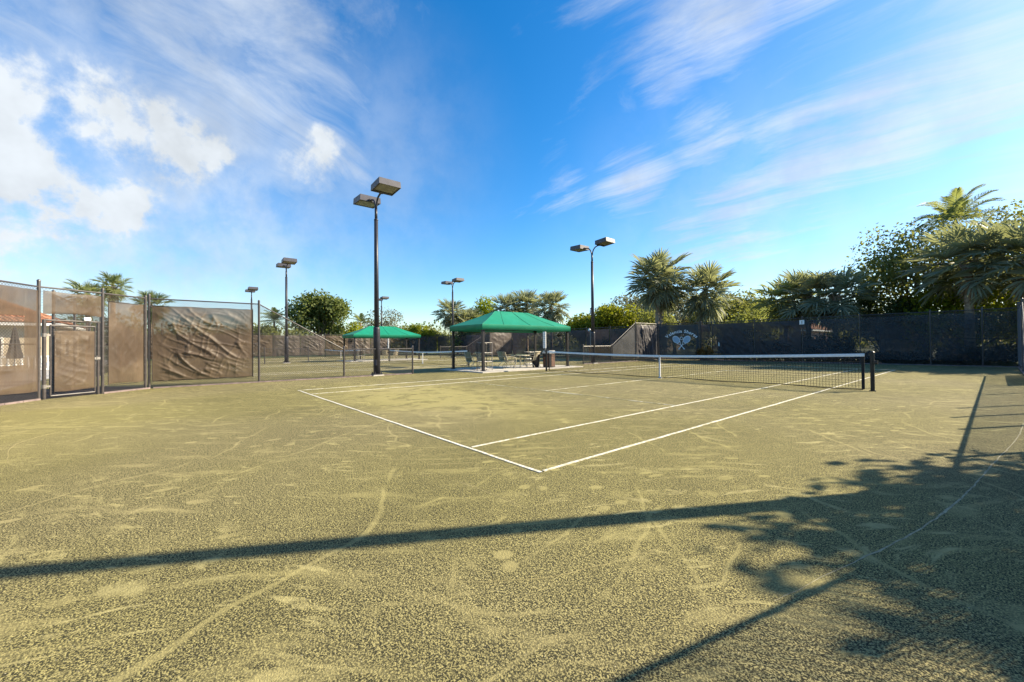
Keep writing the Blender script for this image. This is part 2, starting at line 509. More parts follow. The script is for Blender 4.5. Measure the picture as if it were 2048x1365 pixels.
# ------------------------------------------------------------------ mesh helpers
class MB:
    def __init__(s):
        s.v, s.f = [], []

    def quad(s, *pts):
        n = len(s.v)
        s.v += [tuple(p) for p in pts]
        s.f.append(tuple(range(n, n + len(pts))))

    def box(s, c, size, mat=None):
        c = Vector(c)
        h = Vector(size) / 2
        pts = [Vector((x * h.x, y * h.y, z * h.z)) for z in (-1, 1) for y in (-1, 1) for x in (-1, 1)]
        if mat is not None:
            pts = [mat @ q for q in pts]
        n = len(s.v)
        s.v += [tuple(c + q) for q in pts]
        for f in ((0, 2, 3, 1), (4, 5, 7, 6), (0, 1, 5, 4), (2, 6, 7, 3), (0, 4, 6, 2), (1, 3, 7, 5)):
            s.f.append(tuple(n + i for i in f))
        return s

    def bar(s, a, b, r, n=8, r2=None, caps=True):
        a, b = Vector(a), Vector(b)
        d = (b - a)
        if d.length < 1e-6:
            return s
        d.normalize()
        up = Vector((0, 0, 1)) if abs(d.z) < 0.95 else Vector((1, 0, 0))
        x = d.cross(up).normalized()
        y = x.cross(d)
        r2 = r if r2 is None else r2
        o = len(s.v)
        for p, rr in ((a, r), (b, r2)):
            for i in range(n):
                t = 2 * math.pi * i / n
                s.v.append(tuple(p + x * (rr * math.cos(t)) + y * (rr * math.sin(t))))
        for i in range(n):
            j = (i + 1) % n
            s.f.append((o + i, o + j, o + n + j, o + n + i))
        if caps:
            s.f.append(tuple(o + i for i in reversed(range(n))))
            s.f.append(tuple(o + n + i for i in range(n)))
        return s

    def tube(s, pts, rads, n=8):
        pts = [Vector(p) for p in pts]
        if not isinstance(rads, (list, tuple)):
            rads = [rads] * len(pts)
        o = len(s.v)
        prevx = None
        for i, p in enumerate(pts):
            d = (pts[min(i + 1, len(pts) - 1)] - pts[max(i - 1, 0)]).normalized()
            if prevx is None:
                up = Vector((0, 0, 1)) if abs(d.z) < 0.9 else Vector((1, 0, 0))
                x = d.cross(up).normalized()
            else:
                x = (prevx - d * prevx.dot(d)).normalized()
            prevx = x
            y = x.cross(d)
            for j in range(n):
                t = 2 * math.pi * j / n
                s.v.append(tuple(p + x * (rads[i] * math.cos(t)) + y * (rads[i] * math.sin(t))))
        for i in range(len(pts) - 1):
            for j in range(n):
                j2 = (j + 1) % n
                s.f.append((o + i * n + j, o + i * n + j2, o + (i + 1) * n + j2, o + (i + 1) * n + j))
        s.f.append(tuple(o + j for j in reversed(range(n))))
        s.f.append(tuple(o + (len(pts) - 1) * n + j for j in range(n)))
        return s

    def build(s, name, mat, parent=None, smooth=False, loc=None):
        me = bpy.data.meshes.new(name)
        me.from_pydata(s.v, [], s.f)
        me.materials.append(M[mat] if isinstance(mat, str) else mat)
        if smooth:
            me.polygons.foreach_set('use_smooth', [True] * len(me.polygons))
        me.update()
        return link(name, me, parent, loc)


def link(name, me, parent=None, loc=None):
    o = bpy.data.objects.new(name, me)
    col.objects.link(o)
    if loc is not None:
        o.location = loc
    if parent is not None:
        o.parent = parent
    return o


def tag(o, label=None, cat=None, group=None, kind=None):
    if label:
        o['label'] = label
    if cat:
        o['category'] = cat
    if group:
        o['group'] = group
    if kind:
        o['kind'] = kind
    return o


def empty(name, loc, label, cat, group=None, rz=0.0):
    o = bpy.data.objects.new(name, None)
    o.empty_display_size = 0.2
    col.objects.link(o)
    o.location = loc
    o.rotation_euler = (0, 0, rz)
    return tag(o, label, cat, group)


def copy_tree(o, parent=None):
    c = o.copy()
    col.objects.link(c)
    c.parent = parent
    for ch in list(o.children):
        copy_tree(ch, c)
    return c


# ------------------------------------------------------------------ the ground
def sheet(name, x0, x1, y0, y1, z, mat, parent=None):
    mb = MB()
    mb.quad((x0, y0, z), (x1, y0, z), (x1, y1, z), (x0, y1, z))
    return mb.build(name, mat, parent)


XL, XR = -9.8, 9.35            # divider fence, right hand fence
YN, YF = -17.7, 18.3           # near and far end fences
tag(sheet('lawn', -1500, 1500, -1500, 1500, -0.045, 'lawn'), kind='structure')
court = tag(sheet('court_surface', -50.4, 9.75, -19.3, 18.75, 0.0, 'court'), kind='structure')
tag(sheet('planting_bed', -50, 30, 18.78, 23.0, -0.02, 'mulch'), kind='structure')
tag(sheet('path', -60, -10.5, -22.2, -19.32, -0.02, 'concrete'), kind='structure')

mb0 = [(-9.92, -15.45), (-8.9, -16.45), (-8.08, -17.68), (-5.5, -19.1), (-5.5, -19.32), (-12.2, -19.32), (-12.2, -17.0), (-10.4, -15.45)]
_m = bpy.data.meshes.new('planting_bed')
_m.from_pydata([(a, b, 0.006) for a, b in mb0], [], [tuple(reversed(range(len(mb0))))])
_m.materials.append(M['mulch'])
_o = bpy.data.objects.new('planting_bed', _m)
col.objects.link(_o)
tag(_o, kind='structure')


def line(name, x0, y0, x1, y1, wd, z=0.004, mat='tape', ragged=0.007):
    a, b = Vector((x0, y0, 0)), Vector((x1, y1, 0))
    d = (b - a).normalized()
    n = Vector((-d.y, d.x, 0))
    L = (b - a).length
    N = max(2, int(L / 0.22))
    mb = MB()
    for i in range(N + 1):
        p = a + d * (L * i / N)
        wob = n * (0.006 * mnoise.noise((p.x * 0.7, p.y * 0.7, 3.1)))
        e1 = wd / 2 + ragged * mnoise.noise((p.x * 5, p.y * 5, 0.3))
        e2 = wd / 2 + ragged * mnoise.noise((p.x * 5, p.y * 5, 9.3))
        for q in (p + wob + n * e1, p + wob - n * e2):
            mb.v.append((q.x, q.y, z + 0.0035 * (1 + mnoise.noise((p.x * 2, p.y * 2, 5)))))
        if i:
            o = 2 * i
            mb.f.append((o - 2, o - 1, o + 1, o))
    # thin edge so that the tape has thickness
    nv = len(mb.v)
    for i in range(0, nv, 2):
        for j in (0, 1):
            q = mb.v[i + j]
            mb.v.append((q[0], q[1], 0.0008))
    for i in range(N):
        a0, a1 = 2 * i, 2 * i + 2
        mb.f.append((a0, a1, nv + a1, nv + a0))
        mb.f.append((a0 + 1, nv + a0 + 1, nv + a1 + 1, a1 + 1))
    return mb.build(name, mat, court)


for cx in (0, -20, -40):
    fa = cx == 0
    wd = 0.032
    for s in (-1, 1):
        line('baseline', cx - 5.485, s * 11.86, cx + 5.485, s * 11.86, 0.042)
        line('service_line', cx - 4.09, s * 6.4, cx + 4.09, s * 6.4, wd, mat='buried')
        line('doubles_sideline', cx + s * 5.46, -11.81, cx + s * 5.46, 11.81, wd + 0.004, z=0.0045)
        line('singles_sideline', cx + s * 4.09, -11.81, cx + s * 4.09, 11.81, wd, z=0.0045)
    line('centre_service_line', cx, -6.36, cx, 6.36, wd, mat='buried')


def ridge(pts, wd, hgt=0.006, mat='ridge'):
    """a low ridge of swept up clay left by the drag brush"""
    P = [Vector((x, y, 0)) for x, y in pts]
    # Catmull-Rom resample
    Q = []
    for i in range(len(P) - 1):
        p0, p1, p2, p3 = P[max(i - 1, 0)], P[i], P[i + 1], P[min(i + 2, len(P) - 1)]
        L = max(3, int((p2 - p1).length / 0.06))
        for j in range(L):
            t = j / L
            Q.append(0.5 * ((2 * p1) + (p2 - p0) * t + (2 * p0 - 5 * p1 + 4 * p2 - p3) * t * t + (3 * p1 - p0 - 3 * p2 + p3) * t ** 3))
    mb = MB()
    for i, q in enumerate(Q):
        d = (Q[min(i + 1, len(Q) - 1)] - Q[max(i - 1, 0)]).normalized()
        n = Vector((-d.y, d.x, 0))
        tp = min(1.0, i / 25, (len(Q) - 1 - i) / 25)
        ww = wd * (0.15 + 0.85 * tp) * (0.55 + 0.9 * abs(mnoise.noise((q.x * 4, q.y * 4, 1.0))))
        zz = 0.0006 + hgt * tp * (0.45 + abs(mnoise.noise((q.x * 6, q.y * 6, 4.0))))
        off = n * 0.012 * mnoise.noise((q.x * 7, q.y * 7, 2.0))
        mb.v += [tuple(q + off - n * ww + Vector((0, 0, 0.0006))), tuple(q + off + Vector((0, 0, zz))), tuple(q + off + n * ww + Vector((0, 0, 0.0006)))]
        if i:
            o = 3 * i
            mb.f += [(o - 3, o - 2, o + 1, o), (o - 2, o - 1, o + 2, o + 1)]
    mb.build('clay_ridge', mat, court, smooth=True)


ridge([(8.93, -3.2), (8.8, -5.6), (8.57, -7.95), (8.42, -9.48), (8.24, -10.72), (8.02, -11.69), (7.84, -12.47)], 0.008, 0.005, 'chalk')
ridge([(7.1, -1.2), (6.9, -0.4), (7.05, 0.6)], 0.012)
ridge([(6.3, -2.2), (7.4, -1.9), (8.4, -2.2)], 0.012)
ridge([(1.0, -16.4), (-0.6, -16.6), (-1.7, -15.9), (-1.4, -14.8), (0.0, -14.2)], 0.02)
ridge([(2.6, -14.5), (1.4, -14.9), (0.6, -15.9)], 0.016)
ridge([(6.3, -13.95), (6.9, -13.2), (7.2, -12.2)], 0.010)
ridge([(4.2, -13.2), (5.1, -12.7), (6.6, -12.6)], 0.012)


# ------------------------------------------------------------------ fences
def clip_line(p, d, planes):
    t0, t1 = -1e9, 1e9
    for (nx, nz, c) in planes:        # keep nx*s+nz*z <= c
        den = nx * d[0] + nz * d[1]
        num = c - nx * p[0] - nz * p[1]
        if abs(den) < 1e-9:
            if num < 0:
                return None
        elif den > 0:
            t1 = min(t1, num / den)
        else:
            t0 = max(t0, num / den)
    return (t0, t1) if t1 - t0 > 0.01 else None


def chain_link(mb, A, B, z0, zt0, zt1, pitch=0.075, r=0.0024):
    A, B = Vector((A[0], A[1], 0)), Vector((B[0], B[1], 0))
    L = (B - A).length
    d = (B - A) / L
    n = Vector((-d.y, d.x, 0))
    sl = (zt1 - zt0) / L
    planes = [(-1, 0, 0), (1, 0, L), (0, -1, -z0), (-sl, 1, zt0)]
    H = max(zt0, zt1) - z0
    for sg in (1, -1):
        s0 = -H - pitch
        while s0 < L + H + pitch:
            p, dr = (s0, z0), (sg * 0.7071, 0.7071)
            c = clip_line(p, dr, planes)
            if c:
                a = A + d * (p[0] + dr[0] * c[0]) + Vector((0, 0, p[1] + dr[1] * c[0])) + n * (r * 0.9 * sg)
                b = A + d * (p[0] + dr[0] * c[1]) + Vector((0, 0, p[1] + dr[1] * c[1])) + n * (r * 0.9 * sg)
                mb.bar(a, b, r, 3, caps=False)
            s0 += pitch


def post_mb(x, y, h, r=0.038, bands=True):
    mb = MB()
    mb.bar((x, y, -0.03), (x, y, h), r, 10)
    mb.bar((x, y, h), (x, y, h + 0.03), r * 1.18, 10, r * 0.95)
    mb.bar((x, y, h + 0.03), (x, y, h + 0.05), r * 0.95, 10, r * 0.35)
    if bands:
        z = 0.25
        while z < h - 0.15:
            mb.bar((x, y, z), (x, y, z + 0.022), r * 1.14, 10)
            z += 0.38
    return mb


def cloth(A, B, z0, z1, off, amp, seed, n_dir, nu=44, nv=34, sag=0.05, tilt=1.0, z1b=None):
    """wrinkled sheet hung between A and B, off metres in front of the wires"""
    A, B = Vector((A[0], A[1], 0)), Vector((B[0], B[1], 0))
    L = (B - A).length
    d = (B - A) / L
    n = Vector((-d.y, d.x, 0)) * n_dir
    mb = MB()
    for j in range(nv + 1):
        for i in range(nu + 1):
            u, v = i / nu, j / nv
            s, z = u * L, z0 + v * ((z1 if z1b is None else z1 * (1 - u) + z1b * u) - z0)
            e = min(1, 5 * min(u, 1 - u)) * min(1, 6 * min(v, 1 - v) + 0.25)
            q = (s + tilt * (z - z0)) * 0.75
            a = mnoise.noise((q * 2.2 + seed, (s - tilt * z) * 0.45, seed * 1.7))
            b = mnoise.noise((s * 2.3, z * 1.6 + seed, seed))
            c = mnoise.noise((s * 0.7 + seed, z * 0.5, 2 * seed))
            fold = (1 - min(1, abs(a) * 4.2)) ** 2
            a2 = mnoise.noise(((s * 0.8 + 1.5 * tilt * z) * 2.6 + 2 * seed, (s * tilt - z) * 0.8, seed * 0.7))
            a3 = mnoise.noise(((s - 0.35 * z) * 4.5 + seed, (s * 0.3 + z) * 1.7, seed * 2.3))
            fine = (1 - min(1, abs(a2) * 4.0)) ** 2
            tiny = (1 - min(1, abs(a3) * 4.0)) ** 2
            disp = off + amp * e * (0.50 * fold + 0.34 * fine + 0.20 * tiny + 0.18 * (b + 0.5) + 0.5 * (c + 0.5))
            zz = z
            if j == nv:
                zz -= sag * (0.35 + 0.65 * abs(math.sin(u * L * 3.4 + seed))) * (0.6 + 0.4 * b)
            if j == 0:
                zz += sag * (0.4 + 0.6 * abs(math.sin(u * L * 2.6 + seed * 2)))
            p = A + d * s + n * max(0.012, disp)
            mb.v.append((p.x, p.y, zz))
    for j in range(nv):
        for i in range(nu):
            o = j * (nu + 1) + i
            mb.f.append((o, o + 1, o + nu + 2, o + nu + 1))
    return mb


def fence(name, label, pts, z_gap=0.06, pitch=0.08, r=0.0047, group=None, mid=True, post_r=0.038):
    """pts: (x, y, rail height, post height); one post at each point"""
    root = empty(name, (pts[0][0], pts[0][1], 0), label, 'fence', group)
    off = Vector((pts[0][0], pts[0][1], 0))

    def bld(mb, nm, mt, smooth=False):
        mb.v = [(a - off.x, b - off.y, c) for a, b, c in mb.v]
        return mb.build(nm, mt, root, smooth)
    root_bld[root.name] = bld
    for (x, y, h, ph) in pts:
        bld(post_mb(x, y, ph, post_r), 'post', 'post', False)
    wire = MB()
    for a, b in zip(pts[:-1], pts[1:]):
        rail = MB()
        rail.bar((a[0], a[1], a[2]), (b[0], b[1], b[2]), 0.022, 8)
        bld(rail, 'top_rail', 'post')
        if mid and min(a[2], b[2]) > 2:
            mr = MB()
            mr.bar((a[0], a[1], 1.5), (b[0], b[1], 1.5), 0.018, 6)
            bld(mr, 'middle_rail', 'post')
        br = MB()
        br.bar((a[0], a[1], 0.05), (b[0], b[1], 0.05), 0.006, 5)
        bld(br, 'bottom_wire', 'wire')
        chain_link(wire, a, b, z_gap, a[2] + 0.015, b[2] + 0.015, pitch, r)
    bld(wire, 'chain_link', 'wire')
    return root


root_bld = {}
TALL, LOW = 3.05, 1.24

# near left: corner walk gate A..J, panel J..C, side panel C..D, slope D..E, low E..F
A_ = (-7.9, -17.65)
J_ = (-8.78, -16.52)
C_ = (-9.8, -15.5)
side = fence('chain_link_fence', 'brown screened tall fence that slopes down to a low rail beside the nearest lamp post',
             [(C_[0], C_[1], TALL, 3.16), (XL, -12.31, TALL, 3.16), (XL, -9.11, LOW, 1.34), (XL, -5.85, LOW, 1.34)])
root_bld[side.name](cloth((XL, -15.42), (XL, -12.52), 0.22, 2.84, 0.05, 0.10, 3.3, -1, 110, 96, 0.06, 1.25), 'windscreen', 'brown_screen', True)
hem = MB()
hem.box((XL + 0.03, -13.97, 1.556), (0.012, 2.9, 0.02))
root_bld[side.name](hem, 'seam', 'hem')

def hem_frame(bld, A, B, z0, z1, n_dir, off=0.062):
    A, B = Vector((A[0], A[1], 0)), Vector((B[0], B[1], 0))
    d = (B - A).normalized()
    n = Vector((-d.y, d.x, 0)) * n_dir * off
    up = Vector((0, 0, 1))
    hm, ti = MB(), MB()
    for a, b in ((A + n + up * z0, A + n + up * z1), (B + n + up * z0, B + n + up * z1)):
        hm.bar(a, b, 0.011, 5)
    L = (B - A).length
    for zz, s_ in ((z1 - 0.02, 1), (z0 + 0.03, -1)):
        i = 0.0
        while i < L - 0.3:
            hm.bar(A + n + d * i + up * (zz - 0.02 * abs(math.sin(i * 3))), A + n + d * (i + 0.3) + up * (zz - 0.02 * abs(math.sin((i + 0.3) * 3))), 0.010, 5)
            ti.bar(A + n * 1.2 + d * i + up * zz, A + n * 0.2 + d * (i + 0.02) + up * (zz + 0.06 * s_), 0.006, 4)
            i += 0.3
    z = z0
    while z < z1:
        for q, sg_ in ((A, -1), (B, 1)):
            ti.bar(q + n * 1.2 + up * z, q + n * 0.2 + d * 0.07 * sg_ + up * z, 0.006, 4)
        z += 0.3
    bld(hm, 'hem', 'hem')
    tag(bld(ti, 'cable_ties', 'tie'), kind='stuff')


hem_frame(root_bld[side.name], (XL, -15.42), (XL, -12.52), 0.22, 2.84, -1)
chamfer = fence('chain_link_fence', 'short diagonal screened fence panel between the walk gate and the side fence',
                [(J_[0], J_[1], TALL, 3.16), (C_[0] + 0.09, C_[1] - 0.09, TALL, 3.1)])
root_bld[chamfer.name](cloth((J_[0] - .08, J_[1] + .08), (C_[0] + .16, C_[1] - .16), 0.24, 2.84, 0.05, 0.05, 8.2, -1, 36, 50, 0.05, 0.4), 'windscreen', 'brown_screen', True)

hem_frame(root_bld[chamfer.name], (J_[0] - .08, J_[1] + .08), (C_[0] + .16, C_[1] - .16), 0.24, 2.84, -1)
B_ = (-5.4, -19.0)
back = fence('chain_link_fence', 'tall screened end fence left of the walk gate with a see-through window',
             [(A_[0], A_[1], TALL, 3.2), (B_[0], B_[1], TALL, 3.16), (-2.3, -19.0, TALL, 3.16), (0.8, -19.0, TALL, 3.16), (3.9, -19.0, TALL, 3.16), (6.9, -19.0, TALL, 3.16)])
bb = root_bld[back.name]


def on_back(t):
    return (A_[0] + (B_[0] - A_[0]) * t, A_[1] + (B_[1] - A_[1]) * t)


# cloth round a window opening
wz0, wz1 = 0.98, 2.2
for (t0, t1, z0, z1, sd_) in ((0.03, 0.16, 0.22, 2.96, 1.2), (0.16, 0.97, wz1, 2.96, 2.2), (0.16, 0.97, 0.22, wz0, 3.2)):
    bb(cloth(on_back(t0), on_back(t1), z0, z1, 0.05, 0.04, sd_, 1, 30, 24, 0.03, 0.3), 'windscreen', 'brown_screen', True)
bb(cloth(on_back(0.16), on_back(0.97), wz0, wz1, 0.06, 0.01, 7.0, 1, 10, 10, 0.0, 0.3), 'window_panel', 'window_screen', True)
for i, (x0, x1) in enumerate(((-5.3, -2.4), (-2.2, 0.7), (0.9, 3.8), (4.0, 6.8))):
    bb(cloth((x0, -19.0), (x1, -19.0), 0.22, 2.84, 0.05, 0.05, 11.0 + i, 1, 36, 30, 0.04, 0.6), 'windscreen', 'brown_screen', True)

# walk gate
gd = Vector((J_[0] - A_[0], J_[1] - A_[1], 0))
GL = gd.length
gd.normalize()
gate = empty('walk_gate', (A_[0], A_[1], 0), 'brown screened walk gate in the diagonal corner of the fence', 'gate', rz=math.atan2(gd.y, gd.x))
# local x runs from post A to post J; +y local is away from court when n = (-d.y,d.x)
hd = MB()
hd.bar((0.0, 0, TALL), (GL, 0, TALL), 0.022)
hd.build('top_rail', 'post', gate)
hd = MB()
hd.bar((0.10, 0, 2.16), (GL - 0.06, 0, 2.16), 0.024)
hd.bar((0.11, 0, -0.02), (0.11, 0, 2.17), 0.042, 10)
hd.bar((GL - 0.11, 0, -0.02), (GL - 0.11, 0, 2.17), 0.036, 10)
hd.build('gate_jamb', 'post', gate)
gf = MB()
g0, g1, gz0, gz1 = 0.24, GL - 0.19, 0.08, 2.02
for (a, b) in (((g0, gz0), (g0, gz1)), ((g1, gz0), (g1, gz1)), ((g0, gz0), (g1, gz0)), ((g0, gz1), (g1, gz1))):
    gf.bar((a[0], 0.0, a[1]), (b[0], 0.0, b[1]), 0.024, 8)
gf.build('gate_frame', 'post', gate)
for z in (0.35, 1.75):
    h = MB()
    h.box((0.17, 0, z), (0.12, 0.05, 0.05))
    h.bar((0.11, 0, z - 0.05), (0.11, 0, z + 0.05), 0.052, 10)
    h.build('hinge', 'tie', gate)
h = MB()
h.box((g1 + 0.04, -0.03, 1.08), (0.14, 0.04, 0.07))
h.bar((g1 + 0.02, -0.05, 1.02), (g1 + 0.02, -0.05, 1.16), 0.012)
h.build('latch', 'tie', gate)
cl_ = MB()
chain_link(cl_, (g0, 0), (g1, 0), gz0, gz1, gz1)
cl_.build('chain_link', 'wire', gate)
cl_ = MB()
chain_link(cl_, (0.04, 0), (GL - 0.04, 0), 2.18, TALL, TALL)
cl_.build('chain_link', 'wire', gate)
cloth((g0 + 0.06, 0), (g1 - 0.04, 0), 0.16, 1.9, 0.05, 0.05, 4.4, -1, 36, 44, 0.04, 1.1).build('windscreen', 'brown_screen', gate, True)
cloth((0.06, 0), (GL - 0.06, 0), 2.30, 2.97, 0.05, 0.03, 9.4, -1, 36, 14, 0.05, 0.3).build('windscreen', 'brown_screen', gate, True)
h = MB()
h.box((GL * 0.72, -0.05, 2.24), (0.16, 0.03, 0.09))
h.build('gate_closer', 'white', gate)

# far side of the divider and the far corner
far_div = fence('chain_link_fence', 'low rail fence by the second lamp post that slopes up to the crossed rackets banner',
                [(XL, 6.96, LOW, 1.34), (XL, 10.14, LOW, 1.34), (XL, 13.33, TALL, 3.16), (XL, 16.55, TALL, 3.16)])
root_bld[far_div.name](cloth((XL, 13.42), (XL, 16.45), 0.22, 2.95, 0.05, 0.15, 14.1, -1, 60, 50, 0.07, 0.25), 'windscreen', 'dark_screen', True)
root_bld[far_div.name](cloth((XL, 10.3), (XL, 13.2), 0.35, 1.2, 0.02, 0.02, 15.1, -1, 24, 20, 0.04, 0.5, 2.85), 'windscreen', 'thin_screen', True)

FCX = [-6.9, -6.03, -2.93, 0.07, 3.1, 6.2, 8.14, XR]
farf = fence('chain_link_fence', 'long dark screened end fence running right of the crossed rackets banner to the corner',
             [(x, YF, TALL, 3.14) for x in FCX])
fb = root_bld[farf.name]
for i in range(len(FCX) - 1):
    x0, x1 = FCX[i], FCX[i + 1]
    z0 = 0.25
    mt = 'dark_screen' if i < 3 else 'thin_screen'
    fb(cloth((x0 + 0.05, YF), (x1 - 0.05, YF), z0, 2.92, 0.05, 0.075 if i in (2, 1) else 0.05, 20 + i * 1.7, -1, 50, 44, 0.05, 0.8), 'windscreen', mt, True)
corner_far = fence('chain_link_fence', 'diagonal fence panel that carries the crossed rackets banner',
                   [(XL + 0.06, 16.62, TALL, 3.12), (-6.96, YF - 0.05, TALL, 3.1)])

# far end fence of the other courts, the lit fence at the far left end, and their near end fence
xs = [XL - 0.12, -12.9, -15.9, -18.9, -21.9, -24.9, -27.9, -30.9, -33.9, -36.9, -39.9, -42.9, -46.2, -49.9]
f2 = fence('chain_link_fence', 'dark screened end fence of the neighbouring courts behind the green canopies',
           [(x, YF, TALL, 3.14) for x in xs], pitch=0.14, r=0.0042)
for i in range(len(xs) - 1):
    root_bld[f2.name](cloth((xs[i + 1] + 0.05, YF), (xs[i] - 0.05, YF), 0.2, 2.92, 0.05, 0.05, 40 + i * 1.1, -1, 30, 24, 0.06, 0.7), 'windscreen', 'dark_screen', True)
ys = [-17.6, -14.5, -11.4, -8.3, -5.2, -2.1, 1.0, 4.1, 7.2, 10.3, 13.4, 16.3, 18.1]
f3 = fence('chain_link_fence', 'sunlit creased screen fence at the far end of the furthest court',
           [(-50.0, y, TALL, 3.14) for y in ys], pitch=0.16, r=0.0048)
for i in range(len(ys) - 1):
    root_bld[f3.name](cloth((-50.0, ys[i] + 0.05), (-50.0, ys[i + 1] - 0.05), 0.2, 2.92, 0.06, 0.16, 60 + i * 1.9, -1, 36, 34, 0.07, 1.3), 'windscreen', 'pale_screen' if i % 3 else 'brown_screen', True)
xs2 = [-10.0, -13.5, -17, -20.5, -24, -27.5, -31, -34.5, -38, -41.5, -45, -49.9]
f4 = fence('chain_link_fence', 'near end fence of the neighbouring courts seen faintly through the brown screen',
           [(x, YN, TALL, 3.14) for x in xs2], pitch=0.14, r=0.0042)
# second divider
d2 = fence('chain_link_fence', 'distant low divider fence by the lamp post left of the smaller canopy',
           [(-30, -15.5, TALL, 3.14), (-30, -12.3, TALL, 3.14), (-30, -9.1, LOW, 1.34), (-30, -5.8, LOW, 1.34)], pitch=0.1, r=0.003)
d3 = fence('chain_link_fence', 'distant low divider fence seen under the nearer green canopy',
           [(-30, 7.3, LOW, 1.34), (-30, 10.7, LOW, 1.34), (-30, 13.9, TALL, 3.14), (-30, 17.4, TALL, 3.14)], pitch=0.1, r=0.003)
root_bld[d3.name](cloth((-30, 14.0), (-30, 17.3), 0.2, 2.9, 0.05, 0.12, 91.0, -1, 30, 24, 0.06, 1.0), 'windscreen', 'pale_screen', True)
# right hand side: mirrors the divider
ry = [(16.2, TALL, 3.16), (13.3, TALL, 3.16), (10.9, LOW, 1.36), (8.6, LOW, 1.30), (5.6, LOW, 1.30), (2.6, LOW, 1.30), (-0.45, LOW, 1.48), (-2.0, LOW, 1.48), (-3.6, LOW, 1.30), (-6.0, LOW, 1.30), (-9.0, LOW, 1.34), (-12.25, TALL, 3.16), (-15.5, TALL, 3.16)]
right = fence('chain_link_fence', 'low right-hand side fence whose rail and post shadows fall on the court',
              [(XR, YF - 0.1, TALL, 3.3)] + [(XR, y, h, ph) for y, h, ph in ry])
root_bld[right.name](cloth((XR, 13.4), (XR, 18.1), 0.2, 2.9, 0.04, 0.03, 71.0, 1, 40, 30, 0.05, 0.5), 'windscreen', 'dark_screen', True)
root_bld[right.name](cloth((XR, 5.2), (XR, 11.0), 0.06, 0.62, 0.03, 0.02, 72.0, 1, 40, 8, 0.02, 0.5), 'windscreen', 'dark_screen', True)
chr_ = fence('chain_link_fence', 'diagonal corner fence panel at the near right end of the court',
             [(XR - 0.08, -15.58, TALL, 3.14), (7.0, -18.93, TALL, 3.14)])

# low edging under the fences
def kerb(pts):
    mb = MB()
    for a, b in zip(pts[:-1], pts[1:]):
        a, b = Vector((a[0], a[1], 0)), Vector((b[0], b[1], 0))
        L = (b - a).length
        d = (b - a) / L
        n = max(1, int(L / 0.42))
        rz = Matrix.Rotation(math.atan2(d.y, d.x), 3, 'Z')
        for i in range(n):
            c = a + d * (L * (i + 0.5) / n)
            h = 0.05 + 0.006 * mnoise.noise((c.x * 3, c.y * 3, 0))
            mb.box((c.x, c.y, h / 2 - 0.005), (L / n - 0.012, 0.11, h), rz)
    tag(mb.build('kerb', 'kerb'), kind='structure')


kerb([A_, B_, (6.9, -19.0)])
kerb([J_, C_])
kerb([(XL, -15.4), (XL, -5.9)])
kerb([(XL, 7.0), (XL, 16.5)])
kerb([(-6.9, YF), (XR, YF)])
kerb([(XR, 18.2), (XR, -15.5)])

# ------------------------------------------------------------------ banner on the far diagonal panel
bA, bB = Vector((-9.62, 16.60, 0)), Vector((-7.05, 18.12, 0))
bd = (bB - bA)
BL = bd.length
bd.normalize()
ban = empty('banner', (bA.x, bA.y, 0), 'dark banner with arched white lettering and two crossed tennis rackets', 'banner', rz=math.atan2(bd.y, bd.x))
cloth((0, 0), (BL, 0), 0.28, 2.94, 0.16, 0.02, 50.5, -1, 40, 36, 0.03, 0.5).build('banner_cloth', 'banner', ban, True)
YB = -0.225


def flat_poly(mb, pts, y, th=0.006):
    n = len(mb.v)
    mb.v += [(x, y, z) for x, z in pts] + [(x, y + th, z) for x, z in pts]
    N = len(pts)
    mb.f.append(tuple(n + i for i in range(N)))
    mb.f.append(tuple(n + N + i for i in reversed(range(N))))
    for i in range(N):
        j = (i + 1) % N
        mb.f.append((n + i, n + N + i, n + N + j, n + j))


def ring(mb, cx, cz, rx, rz, wd, rot, y, n=36):
    c, s = math.cos(rot), math.sin(rot)
    o = len(mb.v)
    for i in range(n):
        t = 2 * math.pi * i / n
        for q in (0, 1):
            ex, ez = (rx - q * wd) * math.cos(t), (rz - q * wd) * math.sin(t)
            X, Z = cx + ex * c - ez * s, cz + ex * s + ez * c
            mb.v += [(X, y, Z), (X, y + 0.006, Z)]
    for i in range(n):
        a, b = o + 4 * i, o + 4 * ((i + 1) % n)
        mb.f += [(a, a + 2, b + 2, b), (a + 1, b + 1, b + 3, a + 3), (a, b, b + 1, a + 1), (a + 2, a + 3, b + 3, b + 2)]


